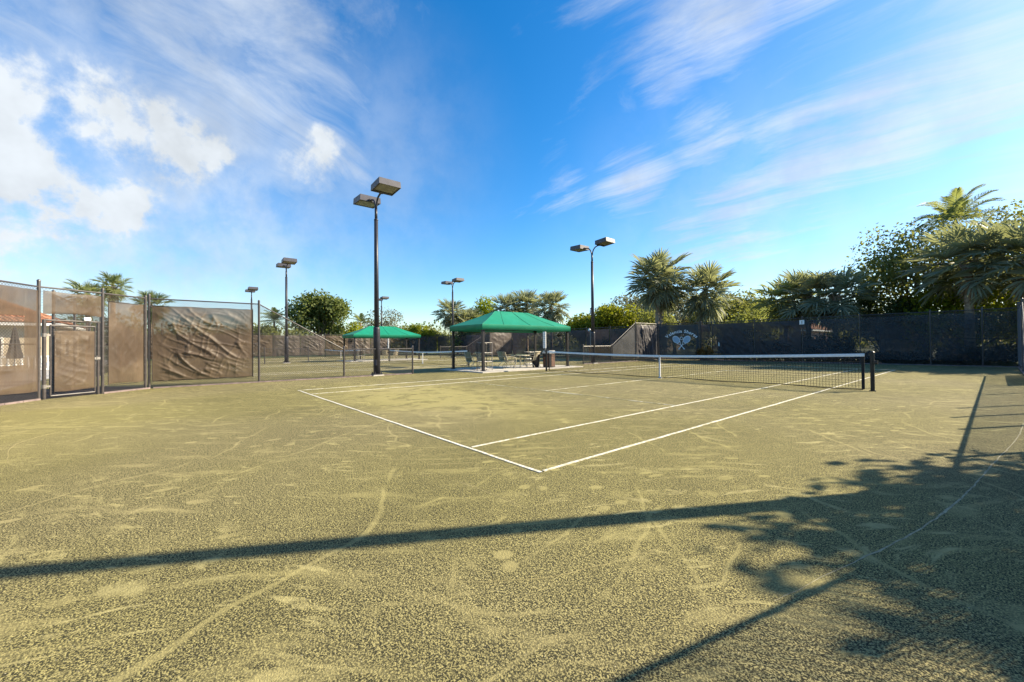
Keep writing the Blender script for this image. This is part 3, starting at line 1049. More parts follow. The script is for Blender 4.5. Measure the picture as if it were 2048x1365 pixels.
BX, BZ = 1.70, 1.50         # emblem centre on the banner
for sg in (-1, 1):
    mb = MB()
    hx, hz, rt = BX + sg * 0.40, BZ + 0.20, -sg * R(38)
    ring(mb, hx, hz, 0.25, 0.335, 0.04, rt, YB)
    dirv = Vector((-math.sin(rt), math.cos(rt)))       # axis of racket head (up)
    perp = Vector((dirv.y, -dirv.x))
    base = Vector((hx, hz)) - dirv * 0.28
    thr = Vector((hx, hz)) - dirv * 0.56

    def strip(p, q, wd, yy=YB - 0.002 * (1 + sg)):
        d_ = (q - p).normalized()
        nn = Vector((-d_.y, d_.x)) * wd / 2
        flat_poly(mb, [p - nn, q - nn, q + nn, p + nn], yy)
    strip(base + perp * 0.15, thr, 0.032)
    strip(base - perp * 0.15, thr, 0.032)
    strip(thr + dirv * 0.03, Vector((hx, hz)) - dirv * 0.93, 0.055)
    strip(Vector((hx, hz)) - dirv * 0.80, Vector((hx, hz)) - dirv * 1.02, 0.085)
    ra = mb.build('racket', 'white_print', ban)
    st = MB()
    pts = []
    for i in range(30):
        t = 2 * math.pi * i / 30
        ex, ez = 0.205 * math.cos(t), 0.29 * math.sin(t)
        pts.append((hx + ex * math.cos(rt) - ez * math.sin(rt), hz + ex * math.sin(rt) + ez * math.cos(rt)))
    flat_poly(st, pts, YB + 0.003, 0.003)
    st.build('racket_strings', 'blue_print', ra)
mb = MB()
ring(mb, BX, BZ + 0.30, 0.125, 0.125, 0.035, 0, YB)
mb.build('ball', 'white_print', ban)

_glyphs = {}


def glyph(ch):
    if ch not in _glyphs:
        cu = bpy.data.curves.new('glyph', 'FONT')
        cu.body = ch
        cu.size = 1.0
        cu.extrude = 0.01
        cu.offset = 0.018
        cu.resolution_u = 3
        ob = bpy.data.objects.new('glyph', cu)
        col.objects.link(ob)
        dg = bpy.context.evaluated_depsgraph_get()
        me = bpy.data.meshes.new_from_object(ob.evaluated_get(dg))
        bpy.data.objects.remove(ob)
        xs_ = [v.co.x for v in me.vertices] or [0, .3]
        _glyphs[ch] = (me, min(xs_), max(xs_))
    return _glyphs[ch]


def add_serifs(me, ch, x0, x1):
    return me


word = 'Valencia Shores'
SZ = 0.36
adv = []
for ch in word:
    if ch == ' ':
        adv.append(0.30)
    else:
        me, x0, x1 = glyph(ch)
        adv.append((x1 - x0) + 0.085)
tot = sum(adv) * SZ
RAD = 1.55
cxx, czz = BX, BZ + 0.79 - RAD
acc = 0
for ch, a in zip(word, adv):
    midp = (acc + a / 2) * SZ - tot / 2
    acc += a
    if ch == ' ':
        continue
    me, x0, x1 = glyph(ch)
    th = midp / RAD
    if not me.materials:
        me.materials.append(M['white_print'])
    o = link('letter', me, ban)
    # glyph is in XY plane: turn it upright (x right, z up) facing -y
    mat = Matrix.Translation((cxx + RAD * math.sin(th), YB, czz + RAD * math.cos(th))) @ Matrix.Rotation(th, 4, 'Y') @ Matrix.Rotation(R(90), 4, 'X') @ Matrix.Scale(SZ, 4) @ Matrix.Translation((-(x0 + x1) / 2, -0.05, 0))
    o.matrix_local = mat

# court number plate on the far fence
sg = empty('number_sign', (0.07, YF - 0.09, 2.62), 'small white number plate on the top rail of the dark far fence', 'sign')
mb = MB()
mb.box((0, 0, 0.14), (0.28, 0.012, 0.30))
mb.build('plate', 'white', sg)
me, x0, x1 = glyph('1')
m1 = me.copy()
m1.materials.clear()
m1.materials.append(M['black'])
o = link('numeral', m1, sg)
o.matrix_local = Matrix.Translation((0.0, -0.012, 0.05)) @ Matrix.Rotation(R(90), 4, 'X') @ Matrix.Scale(0.26, 4) @ Matrix.Translation((-(x0 + x1) / 2, 0, 0))
for lx, lab in ((-5.45, 'small white tag tied to the dark fence right of the rackets banner'),):
    mb = MB()
    mb.box((0, 0, 0.16), (0.07, 0.012, 0.32))
    tag(mb.build('fence_tag', 'white', None, loc=(lx, YF - 0.1, 1.15)), lab, 'tag')


# ------------------------------------------------------------------ nets
def make_net(cx, label, pitch=0.085, cr=0.0026):
    root = empty('tennis_net', (cx, 0, 0), label, 'net', 'tennis nets')
    HW = 6.4

    def top(x):
        return 0.914 + (1.05 - 0.914) * (abs(x) / HW) ** 1.6
    mb = MB()
    N = int(2 * (HW - 0.22) / pitch)
    for i in range(N + 1):
        x = -(HW - 0.22) + i * 2 * (HW - 0.22) / N
        mb.bar((x, 0, 0.045 + 0.02 * math.sin(x * 2.3)), (x, 0, top(x) - 0.02), cr, 3, caps=False)
    rows = int(0.95 / pitch)
    for j in range(rows):
        seg = 24
        for i in range(seg):
            xa, xb = -(HW - 0.22) + i * 2 * (HW - 0.22) / seg, -(HW - 0.22) + (i + 1) * 2 * (HW - 0.22) / seg
            za, zb = 0.05 + j * pitch * (top(xa) / 1.02), 0.05 + j * pitch * (top(xb) / 1.02)
            mb.bar((xa, 0.004, za), (xb, 0.004, zb), cr, 3, caps=False)
    # doubled upper rows
    for i in range(N):
        x = -(HW - 0.22) + (i + 0.5) * 2 * (HW - 0.22) / N
        mb.bar((x, 0.012, top(x) - 0.30), (x, 0.012, top(x) - 0.02), cr, 3, caps=False)
    for j in range(4):
        for i in range(24):
            xa, xb = -(HW - 0.22) + i * 2 * (HW - 0.22) / 24, -(HW - 0.22) + (i + 1) * 2 * (HW - 0.22) / 24
            mb.bar((xa, 0.013, top(xa) - 0.08 - 0.07 * j), (xb, 0.013, top(xb) - 0.08 - 0.07 * j), cr, 3, caps=False)
    mb.build('net_mesh', 'net', root)
    mb = MB()
    seg = 60
    for s in (-1, 1):
        for i in range(seg + 1):
            x = -(HW - 0.16) + i * 2 * (HW - 0.16) / seg
            z = top(x)
            wv_ = 0.004 * mnoise.noise((x * 3, cx, s))
            mb.v += [(x, s * 0.016 + wv_, z - 0.085), (x, s * 0.018 + wv_, z - 0.02), (x, 0, z)]
            if i:
                o = len(mb.v) - 6
                mb.f += [(o, o + 1, o + 4, o + 3), (o + 1, o + 2, o + 5, o + 4)]
    mb.build('headband', 'nettape', root, True)
    mb = MB()
    mb.box((0, 0, 0.46), (0.055, 0.05, 0.905))
    mb.box((0, 0, 0.012), (0.12, 0.09, 0.022))
    mb.build('centre_strap', 'grey_strap', root)
    mb = MB()
    for s in (-1, 1):
        mb.box((s * (HW - 0.2), 0, 0.53), (0.07, 0.012, 0.98))
    mb.build('side_band', 'net', root)
    mb = MB()
    for i in range(24):
        xa, xb = -(HW - 0.2) + i * 2 * (HW - 0.2) / 24, -(HW - 0.2) + (i + 1) * 2 * (HW - 0.2) / 24
        mb.bar((xa, 0, 0.035 + 0.015 * math.sin(xa * 2)), (xb, 0, 0.035 + 0.015 * math.sin(xb * 2)), 0.014, 5)
    mb.build('bottom_band', 'net', root)
    for s in (-1, 1):
        p = MB()
        p.bar((s * HW, 0, -0.02), (s * HW, 0, 1.08), 0.048, 12)
        p.bar((s * HW, 0, 1.08), (s * HW, 0, 1.105), 0.052, 12, 0.03)
        p.bar((s * HW, 0, 0.0), (s * HW, 0, 0.02), 0.075, 12)
        po = p.build('net_post', 'netpost', root)
        wd = MB()
        wd.box((s * (HW + 0.07), -0.02, 0.80), (0.10, 0.08, 0.10))
        wd.bar((s * (HW + 0.06), -0.03, 0.80), (s * (HW + 0.06), -0.13, 0.80), 0.013)
        wd.bar((s * (HW + 0.06), -0.13, 0.80), (s * (HW + 0.20), -0.13, 0.80), 0.011)
        wd.build('winder', 'netpost', po)
        lc = MB()
        lc.bar((s * (HW - 0.17), 0, 1.03), (s * (HW - 0.02), 0, 1.06), 0.005, 5)
        lc.bar((s * (HW - 0.17), 0, 0.06), (s * (HW - 0.02), 0, 0.07), 0.005, 5)
        lc.build('lacing', 'net', root)
    return root


make_net(0, 'tennis net with white headband on the nearest court', 0.075, 0.0044)
make_net(-20, 'tennis net on the middle court, seen left of the nearer green canopy', 0.12, 0.004)
make_net(-40, 'tennis net on the furthest court, behind the smaller green canopy', 0.16, 0.005)

for x, lab in ((-6.52, 'narrow white score panel on the left net post by the nearer canopy'), (-26.55, 'narrow white score panel on a net post by the smaller canopy')):
    root = empty('score_panel', (x, -0.02, 0), lab, 'scoreboard')
    mb = MB()
    mb.box((0, 0.02, 1.62), (0.2, 0.035, 0.86))
    mb.build('panel', 'white', root)
    mb = MB()
    mb.bar((0.0, 0.06, 1.0), (0.0, 0.06, 2.0), 0.018)
    mb.box((0.05, 0.04, 1.03), (0.14, 0.06, 0.05))
    mb.build('bracket', 'steel', root)
    for i in range(7):
        nb = MB()
        nb.bar((-0.105, 0.0, 1.30 + i * 0.1), (0.105, 0.0, 1.30 + i * 0.1), 0.006, 6)
        nb.build('wire_rung', 'steel', root)


# ------------------------------------------------------------------ lamp posts
def make_lamp(x, y, label):
    root = empty('lamp_post', (x, y, 0), label, 'lamp post', 'court lamp posts')
    mb = MB()
    mb.box((0, 0, 0.0), (0.5, 0.5, 0.10))
    mb.build('footing', 'concrete', root)
    mb = MB()
    mb.box((0, 0, 0.075), (0.40, 0.40, 0.04))
    for a in range(4):
        t = R(45 + 90 * a)
        mb.bar((0.22 * math.cos(t), 0.22 * math.sin(t), 0.05), (0.22 * math.cos(t), 0.22 * math.sin(t), 0.18), 0.03, 8)
    mb.build('base_plate', 'lamp_pole', root)
    mb = MB()
    mb.tube([(0, 0, 0.08), (0, 0, 2.18), (0, 0, 2.25), (0, 0, 2.26)], [0.155, 0.152, 0.148, 0.10], 16)
    mb.build('pole_sleeve', 'lamp_pole', root, True)
    mb = MB()
    mb.box((0.105, -0.105, 0.62), (0.14, 0.02, 0.26), Matrix.Rotation(R(-45 + 90), 3, 'Z'))
    mb.build('access_plate', 'lamp', root)
    mb = MB()
    mb.tube([(0, 0, 2.2), (0, 0, 5), (0, 0, 7.25)], [0.112, 0.10, 0.088], 14)
    mb.tube([(0, 0, 7.25), (0, 0, 7.27), (0, 0, 7.32)], [0.10, 0.10, 0.07], 14)
    mb.tube([(0, 0, 7.3), (0, 0, 7.82)], [0.066, 0.064], 12)
    mb.build('pole', 'lamp_pole', root, True)
    for s in (-1, 1):
        arm = MB()
        pts = [(s * 0.02, 0, 7.75), (s * 0.05, 0, 7.93), (s * 0.13, 0, 8.12), (s * 0.27, 0, 8.27), (s * 0.46, 0, 8.34), (s * 0.70, 0, 8.36)]
        arm.tube(pts, 0.043, 10)
        arm.build('arm', 'lamp_pole', root, True)
        # head: box, slightly tilted, with recessed lens
        hd_ = empty_part('lamp_head', (s * 0.66, 0, 8.31), root, s)
    return root


def head_mesh():
    me = bpy.data.meshes.new('lamp_head')
    bm = bmesh.new()
    W, Dp, H = 1.0, 0.98, 0.28
    # outer shell slightly wider below
    lo = [(0, -W / 2), (Dp, -W / 2), (Dp, W / 2), (0, W / 2)]
    b0 = [bm.verts.new((x, y, 0)) for x, y in lo]
    t0 = [bm.verts.new((0.015 + (x * (Dp - 0.03) / Dp), y * 0.97, H)) for x, y in lo]
    i0 = [bm.verts.new((0.03 + x * (Dp - 0.06) / Dp, y * 0.93, 0)) for x, y in lo]
    i1 = [bm.verts.new((0.03 + x * (Dp - 0.06) / Dp, y * 0.93, 0.03)) for x, y in lo]
    bm.faces.new(t0)
    for i in range(4):
        j = (i + 1) % 4
        bm.faces.new((b0[i], b0[j], t0[j], t0[i]))
        bm.faces.new((b0[j], b0[i], i0[i], i0[j]))
        bm.faces.new((i0[j], i0[i], i1[i], i1[j]))
    bm.faces.new(list(reversed(i1)))
    bmesh.ops.recalc_face_normals(bm, faces=bm.faces)
    # rim lip
    bm.to_mesh(me)
    bm.free()
    me.materials.append(M['lamp'])
    lens = bpy.data.meshes.new('lens')
    m2 = MB()
    m2.box((Dp * 0.58, 0, 0.022), (Dp * 0.74, W * 0.84, 0.012))
    lens.from_pydata(m2.v, [], m2.f)
    lens.materials.append(M['lens'])
    br = bpy.data.meshes.new('bracket')
    m3 = MB()
    m3.box((0.0, 0, 0.06), (0.14, 0.16, 0.10))
    m3.box((0.08, 0, 0.02), (0.12, W * 0.8, 0.025))
    m3.bar((0.0, -0.1, 0.06), (0.0, 0.1, 0.06), 0.02)
    br.from_pydata(m3.v, [], m3.f)
    br.materials.append(M['lamp_pole'])
    return me, lens, br


HEADM = head_mesh()


def empty_part(name, loc, root, s):
    o = link(name, HEADM[0], root, loc)
    o.rotation_euler = (0, R(-4 if s > 0 else -1.5), 0 if s > 0 else math.pi)
    link('lens', HEADM[1], o)
    link('bracket', HEADM[2], o)
    return o


make_lamp(XL - 0.1, -7.6, 'tallest and nearest twin-headed lamp post, left of the big green canopy')
make_lamp(XL - 0.1, 8.16, 'twin-headed lamp post right of the big green canopy')
make_lamp(-30, -7.5, 'twin-headed lamp post behind the sloping fence, in front of the round tree')
make_lamp(-30, 8.9, 'twin-headed lamp post rising behind the left corner of the big green canopy')
make_lamp(-50.3, -7.45, 'faraway lamp post showing one head above the creased brown screen')
make_lamp(-50.3, 9.03, 'faraway lamp post just right of the nearest lamp post')
make_lamp(XR + 0.45, -6.85, 'lamp post outside the right-hand fence whose long shadow crosses the court')


# ------------------------------------------------------------------ pavilions
def make_pavilion(x, y, label, padlab):
    """x,y: middle of the canopy"""
    root = empty('shade_pavilion', (x, y, 0), label, 'pavilion', 'green canopy pavilions')
    hx, hy = 1.58, 3.32
    pad = MB()
    pad.box((x + 0.15, y, 0.0), (4.1, 7.5, 0.10))
    tag(pad.build('pavilion_pad', 'concrete'), kind='structure')
    ze, zv, zr = 2.46, 2.17, 3.32
    N = 12
    can = MB()
    # four slopes with a slight sag, as grids
    ry_ = 1.28

    def slope(p00, p10, p11, p01, nu, nv, sag):
        o = len(can.v)
        p00, p10, p11, p01 = map(Vector, (p00, p10, p11, p01))
        for j in range(nv + 1):
            for i in range(nu + 1):
                u, v = i / nu, j / nv
                q = (p00 * (1 - u) + p10 * u) * (1 - v) + (p01 * (1 - u) + p11 * u) * v
                q.z -= sag * math.sin(math.pi * v) * (0.6 + 0.4 * math.sin(math.pi * u))
                can.v.append(tuple(q))
        for j in range(nv):
            for i in range(nu):
                a = o + j * (nu + 1) + i
                can.f.append((a, a + 1, a + nu + 2, a + nu + 1))
    slope((hx, -hy, ze), (hx, hy, ze), (0, ry_, zr), (0, -ry_, zr), 24, 8, 0.05)
    slope((-hx, hy, ze), (-hx, -hy, ze), (0, -ry_, zr), (0, ry_, zr), 24, 8, 0.05)
    slope((-hx, -hy, ze), (hx, -hy, ze), (0, -ry_, zr), (0, -ry_, zr), 12, 8, 0.04)
    slope((hx, hy, ze), (-hx, hy, ze), (0, ry_, zr), (0, ry_, zr), 12, 8, 0.04)
    co_ = can.build('canopy', 'canvas', root)

    def seam(a, b):
        sm = MB()
        a, b = Vector(a), Vector(b)
        sm.tube([a.lerp(b, t) + Vector((0, 0, 0.004 - 0.045 * math.sin(math.pi * t))) for t in [i / 6 for i in range(7)]], 0.009, 5)
        sm.build('seam', 'canvas_seam', co_)
    for sx in (-1, 1):
        for q in (-0.5, 0.0, 0.5):
            seam((sx * hx, q * hy * 1.15, ze + 0.004), (0, q * ry_ * 1.4, zr + 0.002))
        for sy in (-1, 1):
            seam((sx * hx, sy * hy, ze + 0.004), (0, sy * ry_, zr + 0.002))
    for (a, b, nrm) in (((hx, -hy), (hx, hy), (1, 0)), ((-hx, hy), (-hx, -hy), (-1, 0)), ((-hx, -hy), (hx, -hy), (0, -1)), ((hx, hy), (-hx, hy), (0, 1))):
        v = MB()
        A2, B2 = Vector((a[0], a[1], 0)), Vector((b[0], b[1], 0))
        n2 = Vector((nrm[0], nrm[1], 0))
        L2 = (B2 - A2).length
        seg = 40
        for i in range(seg + 1):
            u = i / seg
            q = A2 + (B2 - A2) * u
            w_ = 0.010 * mnoise.noise((u * L2 * 1.3, x, nrm[0] * 3.0))
            e = min(1, 12 * min(u, 1 - u))
            v.v += [tuple(q + n2 * 0.006 + Vector((0, 0, ze + 0.002))), tuple(q + n2 * (0.008 + e * w_) + Vector((0, 0, zv + 0.006 * math.sin(u * L2 * 4)))),
                    tuple(q - n2 * (0.004 - e * w_) + Vector((0, 0, zv + 0.006 * math.sin(u * L2 * 4)))), tuple(q - n2 * 0.006 + Vector((0, 0, ze - 0.004)))]
            if i:
                o = len(v.v) - 8
                for kx in range(3):
                    v.f.append((o + kx, o + 4 + kx, o + 5 + kx, o + 1 + kx))
        v.build('valance', 'canvas', root, True)
    fx, fy = hx - 0.14, hy - 0.14
    for sx in (-1, 1):
        for sy in (-1, 1):
            p = MB()
            p.box((sx * fx, sy * fy, 1.22), (0.125, 0.125, 2.38))
            p.box((sx * fx, sy * fy, 0.06), (0.22, 0.22, 0.022))
            p.build('post', 'bronze_post', root)
    for (c, s) in (((fx, 0, 2.34), (0.08, 2 * fy - 0.13, 0.12)), ((-fx, 0, 2.34), (0.08, 2 * fy - 0.13, 0.12)), ((0, fy, 2.34), (2 * fx - 0.13, 0.08, 0.12)), ((0, -fy, 2.34), (2 * fx - 0.13, 0.08, 0.12))):
        p = MB()
        p.box(c, s)
        p.build('beam', 'bronze_post', root)
    for (sx, sy) in ((1, -1), (1, 1), (-1, -1), (-1, 1)):
        p = MB()
        p.bar((sx * fx, sy * fy, 2.36), (0, sy * ry_, zr - 0.07), 0.03, 6)
        p.build('rafter', 'bronze_post', root)
    p = MB()
    p.bar((0, -ry_, zr - 0.07), (0, ry_, zr - 0.07), 0.03, 6)
    p.build('ridge_pole', 'bronze_post', root)
    return root


def make_fan(loc, rz, label):
    root = empty('wall_fan', loc, label, 'fan', 'fans under the canopies', rz)
    cage = MB()
    for yy in (-0.07, 0.07):
        for rr in (0.24, 0.16):
            pts = [(rr * math.cos(t), yy * (1 if rr > 0.2 else 1.3), rr * math.sin(t)) for t in [2 * math.pi * i / 20 for i in range(21)]]
            cage.tube(pts, 0.008, 5)
    for i in range(16):
        t = 2 * math.pi * i / 16
        for yy in (-1, 1):
            cage.bar((0.05 * math.cos(t), yy * 0.095, 0.05 * math.sin(t)), (0.24 * math.cos(t), yy * 0.07, 0.24 * math.sin(t)), 0.004, 4)
    cage.build('cage', 'black', root)
    bl = MB()
    for i in range(4):
        t = 2 * math.pi * i / 4
        c, s = math.cos(t), math.sin(t)
        bl.quad((0.04 * c, 0.0, 0.04 * s), (0.21 * c - 0.06 * s, -0.03, 0.21 * s + 0.06 * c), (0.21 * c + 0.06 * s, 0.03, 0.21 * s - 0.06 * c))
    bl.build('blades', 'black', root)
    mo = MB()
    mo.bar((0, 0.0, 0), (0, 0.2, 0), 0.06, 12)
    mo.bar((0, 0.17, 0), (0, 0.19, 0.16), 0.018)
    mo.build('motor', 'black', root)


P1 = (-9.72, 0.50)
P2 = (-29.95, 0.85)
make_pavilion(P1[0], P1[1], 'large green hip-roofed canopy pavilion over patio chairs beside the nearest court', 'a')
make_pavilion(P2[0], P2[1], 'smaller-looking green hip-roofed canopy behind the nearest lamp post', 'b')
make_fan((P1[0] + 1.0, P1[1] + 3.0, 1.92), R(150), 'round black fan hung near the right front post of the big canopy')
make_fan((P1[0] - 1.0, P1[1] - 2.9, 1.92), R(30), 'round black fan hung near the left rear post of the big canopy')
make_fan((P2[0] - 0.9, P2[1] - 2.8, 1.85), R(30), 'round black fan at the left end of the smaller canopy')
make_fan((P2[0] + 0.9, P2[1] + 2.8, 1.85), R(150), 'round black fan at the right end of the smaller canopy')


# ------------------------------------------------------------------ furniture
def make_chair():
    root = bpy.data.objects.new('patio_chair', None)
    col.objects.link(root)
    # faces +x locally
    sl_ = MB()
    prof = [(-0.36, 0.93), (-0.33, 0.90), (-0.25, 0.62), (-0.20, 0.46), (-0.12, 0.40), (0.05, 0.40), (0.22, 0.43), (0.27, 0.41)]
    for i, (px_, pz) in enumerate(prof):
        for s in (-1, 1):
            sl_.v.append((px_, s * 0.25, pz))
        if i:
            o = 2 * i
            sl_.f.append((o - 2, o - 1, o + 1, o))
    so_ = sl_.build('sling', 'sling', root, True)
    so_.modifiers.new('thickness', 'SOLIDIFY').thickness = 0.008
    for s in (-1, 1):
        y = s * 0.27
        fr = MB()
        fr.tube([(a, y, b) for a, b in prof], 0.014, 6)
        fr.build('side_rail', 'chair_frame', root, True)
        lg = MB()
        lg.tube([(-0.30, y, 0.62), (-0.16, y, 0.655), (0.10, y, 0.66), (0.26, y, 0.62), (0.31, y, 0.48), (0.26, y, 0.2), (0.24, y, 0.0)], 0.015, 6)
        lg.build('arm_and_front_leg', 'chair_frame', root, True)
        lg = MB()
        lg.tube([(0.16, y, 0.41), (-0.05, y, 0.33), (-0.24, y, 0.16), (-0.34, y, 0.0)], 0.015, 6)
        lg.build('rear_leg', 'chair_frame', root, True)
    st = MB()
    st.bar((-0.36, -0.27, 0.93), (-0.36, 0.27, 0.93), 0.014, 6)
    st.bar((0.26, -0.27, 0.40), (0.26, 0.27, 0.40), 0.014, 6)
    st.build('cross_bar', 'chair_frame', root)
    return root


proto = make_chair()
zp = 0.05
chairs = [((-10.35, -1.95), 20, 'patio sling chair in the shade nearest the left rear post of the big canopy'),
          ((-9.55, -1.75), 30, 'patio sling chair half hidden behind the tall tube rack under the big canopy'),
          ((-9.05, -0.25), 62, 'sunlit sling chair with its back to us at the left of the round table'),
          ((-9.9, 0.05), 20, 'sling chair at the left rear of the round table'),
          ((-8.75, 1.25), 190, 'pale sling chair at the right of the round table, turned to the left'),
          ((-9.55, 1.75), 240, 'sling chair furthest right at the round table')]
for i, ((cx, cy), a, lab) in enumerate(chairs):
    o = proto if i == 0 else copy_tree(proto)
    o.location = (cx, cy, zp)
    o.rotation_euler = (0, 0, R(a))
    tag(o, lab, 'chair', 'sling chairs under the big canopy')
# chairs under the smaller canopy
for (cx, cy), a, lab in (((-29.2, 1.7), 200, 'small sling chair under the smaller canopy, right of the lamp post'), ((-29.6, 1.0), 150, 'small sling chair under the smaller canopy, just right of the first one')):
    o = copy_tree(proto)
    o.location = (cx, cy, zp)
    o.rotation_euler = (0, 0, R(a))
    tag(o, lab, 'chair', 'sling chairs under the smaller canopy')

tb = empty('round_table', (-9.35, 0.78, zp), 'round cream patio table among the sling chairs under the big canopy', 'table')
mb = MB()
mb.tube([(0, 0, 0.70), (0, 0, 0.725)], 0.55, 32)
mb.build('table_top', 'glass_top', tb)
mb = MB()
pts = [(0.55 * math.cos(t), 0.55 * math.sin(t), 0.712) for t in [2 * math.pi * i / 32 for i in range(33)]]
mb.tube(pts, 0.022, 6)
mb.build('rim', 'chair_frame', tb, True)
for i in range(4):
    t = R(45 + 90 * i)
    c, s = math.cos(t), math.sin(t)
    mb = MB()
    mb.tube([(0.42 * c, 0.42 * s, 0.70), (0.30 * c, 0.30 * s, 0.45), (0.28 * c, 0.28 * s, 0.25), (0.40 * c, 0.40 * s, 0.0)], 0.018, 6)
    mb.build('leg', 'chair_frame', tb, True)


def make_rack(loc, rz, wd, dp, levels, H, label):
    root = empty('tube_rack', loc, label, 'rack', None, rz)
    for sx in (-1, 1):
        for sy in (-1, 1):
            p = MB()
            p.bar((sx * dp / 2, sy * wd / 2, 0), (sx * dp / 2, sy * wd / 2, H), 0.02, 8)
            p.build('upright', 'steel' if sx > 0 else 'black', root)
    for z in levels:
        p = MB()
        for sx in (-1, 1):
            p.bar((sx * dp / 2, -wd / 2, z), (sx * dp / 2, wd / 2, z), 0.02, 6)
        for sy in (-1, 1):
            p.bar((-dp / 2, sy * wd / 2, z), (dp / 2, sy * wd / 2, z), 0.02, 6)
        n = 6
        for i in range(1, n):
            xx = -dp / 2 + dp * i / n
            p.bar((xx, -wd / 2, z), (xx, wd / 2, z), 0.008, 5)
        p.build('shelf', 'steel', root)
    return root


make_rack((-8.75, -2.25, zp), 0, 0.62, 0.5, (0.10, 0.45, 0.92, 1.45), 1.46, 'tall tube rack with shelves beside the left front post of the big canopy')
cool = MB()
cool.bar((0, 0, 0), (0, 0, 0.42), 0.19, 16, 0.205)
cool.bar((0, 0, 0.42), (0, 0, 0.47), 0.21, 16, 0.18)
tag(cool.build('drinks_cooler', 'black', None, loc=(-8.78, -2.28, zp + 0.945)), 'dark round drinks cooler on the tall tube rack', 'cooler')
make_rack((-10.6, 2.75, zp), R(8), 0.75, 0.5, (0.12, 0.42, 0.86), 0.88, 'low tube rack at the right rear under the big canopy')
make_rack((P2[0] + 0.55, P2[1] - 2.35, zp), 0, 0.62, 0.5, (0.10, 0.45, 0.92, 1.45), 1.46, 'tube rack beside the left front post of the smaller canopy')

bn = empty('litter_bin', (-8.25, 2.05, zp), 'square litter bin with a brown panel at the right end of the big canopy', 'bin')
mb = MB()
mb.box((0, 0, 0.42), (0.50, 0.50, 0.80))
mb.build('bin_body', 'black', bn)
for (c, s) in (((0.255, 0.09, 0.40), (0.012, 0.27, 0.70)), ((0.0, -0.255, 0.40), (0.40, 0.012, 0.70))):
    mb = MB()
    mb.box(c, s)
    mb.build('panel', 'bin_brown', bn)
mb = MB()
mb.box((0, 0, 0.855), (0.56, 0.56, 0.07))
mb.box((0, 0, 0.93), (0.50, 0.50, 0.08))
mb.build('lid', 'grey_strap', bn)
mb = MB()
mb.box((0, 0, 0.99), (0.42, 0.42, 0.045))
mb.build('lid_top', 'black', bn)
bk = empty('waste_basket', (-8.75, 1.45, zp), 'black tapered waste basket left of the square litter bin', 'bin')
mb = MB()
mb.tube([(0, 0, 0), (0, 0, 0.04), (0, 0, 0.72), (0, 0, 0.76)], [0.17, 0.19, 0.27, 0.285], 18)
mb.build('basket', 'black', bk, True)
mb = MB()
pts = [(0.28 * math.cos(t), 0.28 * math.sin(t), 0.765) for t in [2 * math.pi * i / 20 for i in range(21)]]
mb.tube(pts, 0.018, 6)
mb.build('rim', 'steel', bk, True)

# twin floodlight on a grey post behind the second lamp post, and a lantern beyond
fl = empty('floodlight_post', (-17.6, 17.4, 0), 'grey post with two small white floodlights behind the lamp post', 'light')
mb = MB()
mb.bar((0, 0, -0.02), (0, 0, 2.75), 0.07, 10)
mb.build('post', 'steel', fl)
for s in (-1, 1):
    mb = MB()
    d_ = Vector((0.64, 0.77, 0)) * s
    mb.tube([Vector((0, 0, 2.82)) + d_ * 0.16 + Vector((0.10, -0.08, 0)) * t for t in (-0.6, 0.2, 1.0, 1.4)], [0.06, 0.12, 0.15, 0.14], 10)
    mb.build('floodlight', 'white', fl, True)
mb = MB()
mb.bar((-0.12, -0.14, 2.74), (0.12, 0.14, 2.74), 0.02, 6)
mb.build('cross_bar', 'steel', fl)
ln = empty('street_lantern', (-20.0, 20.6, 0), 'post lantern with a white globe standing against the lime green tree', 'lantern')
mb = MB()
mb.tube([(0, 0, -0.04), (0, 0, 0.5), (0, 0, 0.6), (0, 0, 4.6)], [0.11, 0.10, 0.055, 0.045], 10)
mb.build('post', 'lamp_pole', ln, True)
mb = MB()
mb.tube([(0, 0, 4.6), (0, 0, 4.68), (0, 0, 4.9), (0, 0, 5.15), (0, 0, 5.3)], [0.09, 0.17, 0.25, 0.23, 0.12], 14)
mb.build('globe', 'white', ln, True)
mb = MB()
mb.tube([(0, 0, 5.28), (0, 0, 5.34), (0, 0, 5.46), (0, 0, 5.62)], [0.24, 0.2, 0.08, 0.015], 14)
mb.build('cap', 'lamp_pole', ln, True)


# ------------------------------------------------------------------ vegetation
def np_mesh(name, verts, faces4, mat):
    me = bpy.data.meshes.new(name)
    nf = len(faces4)
    me.vertices.add(len(verts))
    me.vertices.foreach_set('co', verts.astype(np.float32).ravel())
    me.loops.add(nf * 4)
    me.loops.foreach_set('vertex_index', faces4.astype(np.int32).ravel())
    me.polygons.add(nf)
    me.polygons.foreach_set('loop_start', np.arange(0, nf * 4, 4, dtype=np.int32))
    me.polygons.foreach_set('loop_total', np.full(nf, 4, dtype=np.int32))
    me.materials.append(M[mat])
    me.update()
    me.validate()
    return me


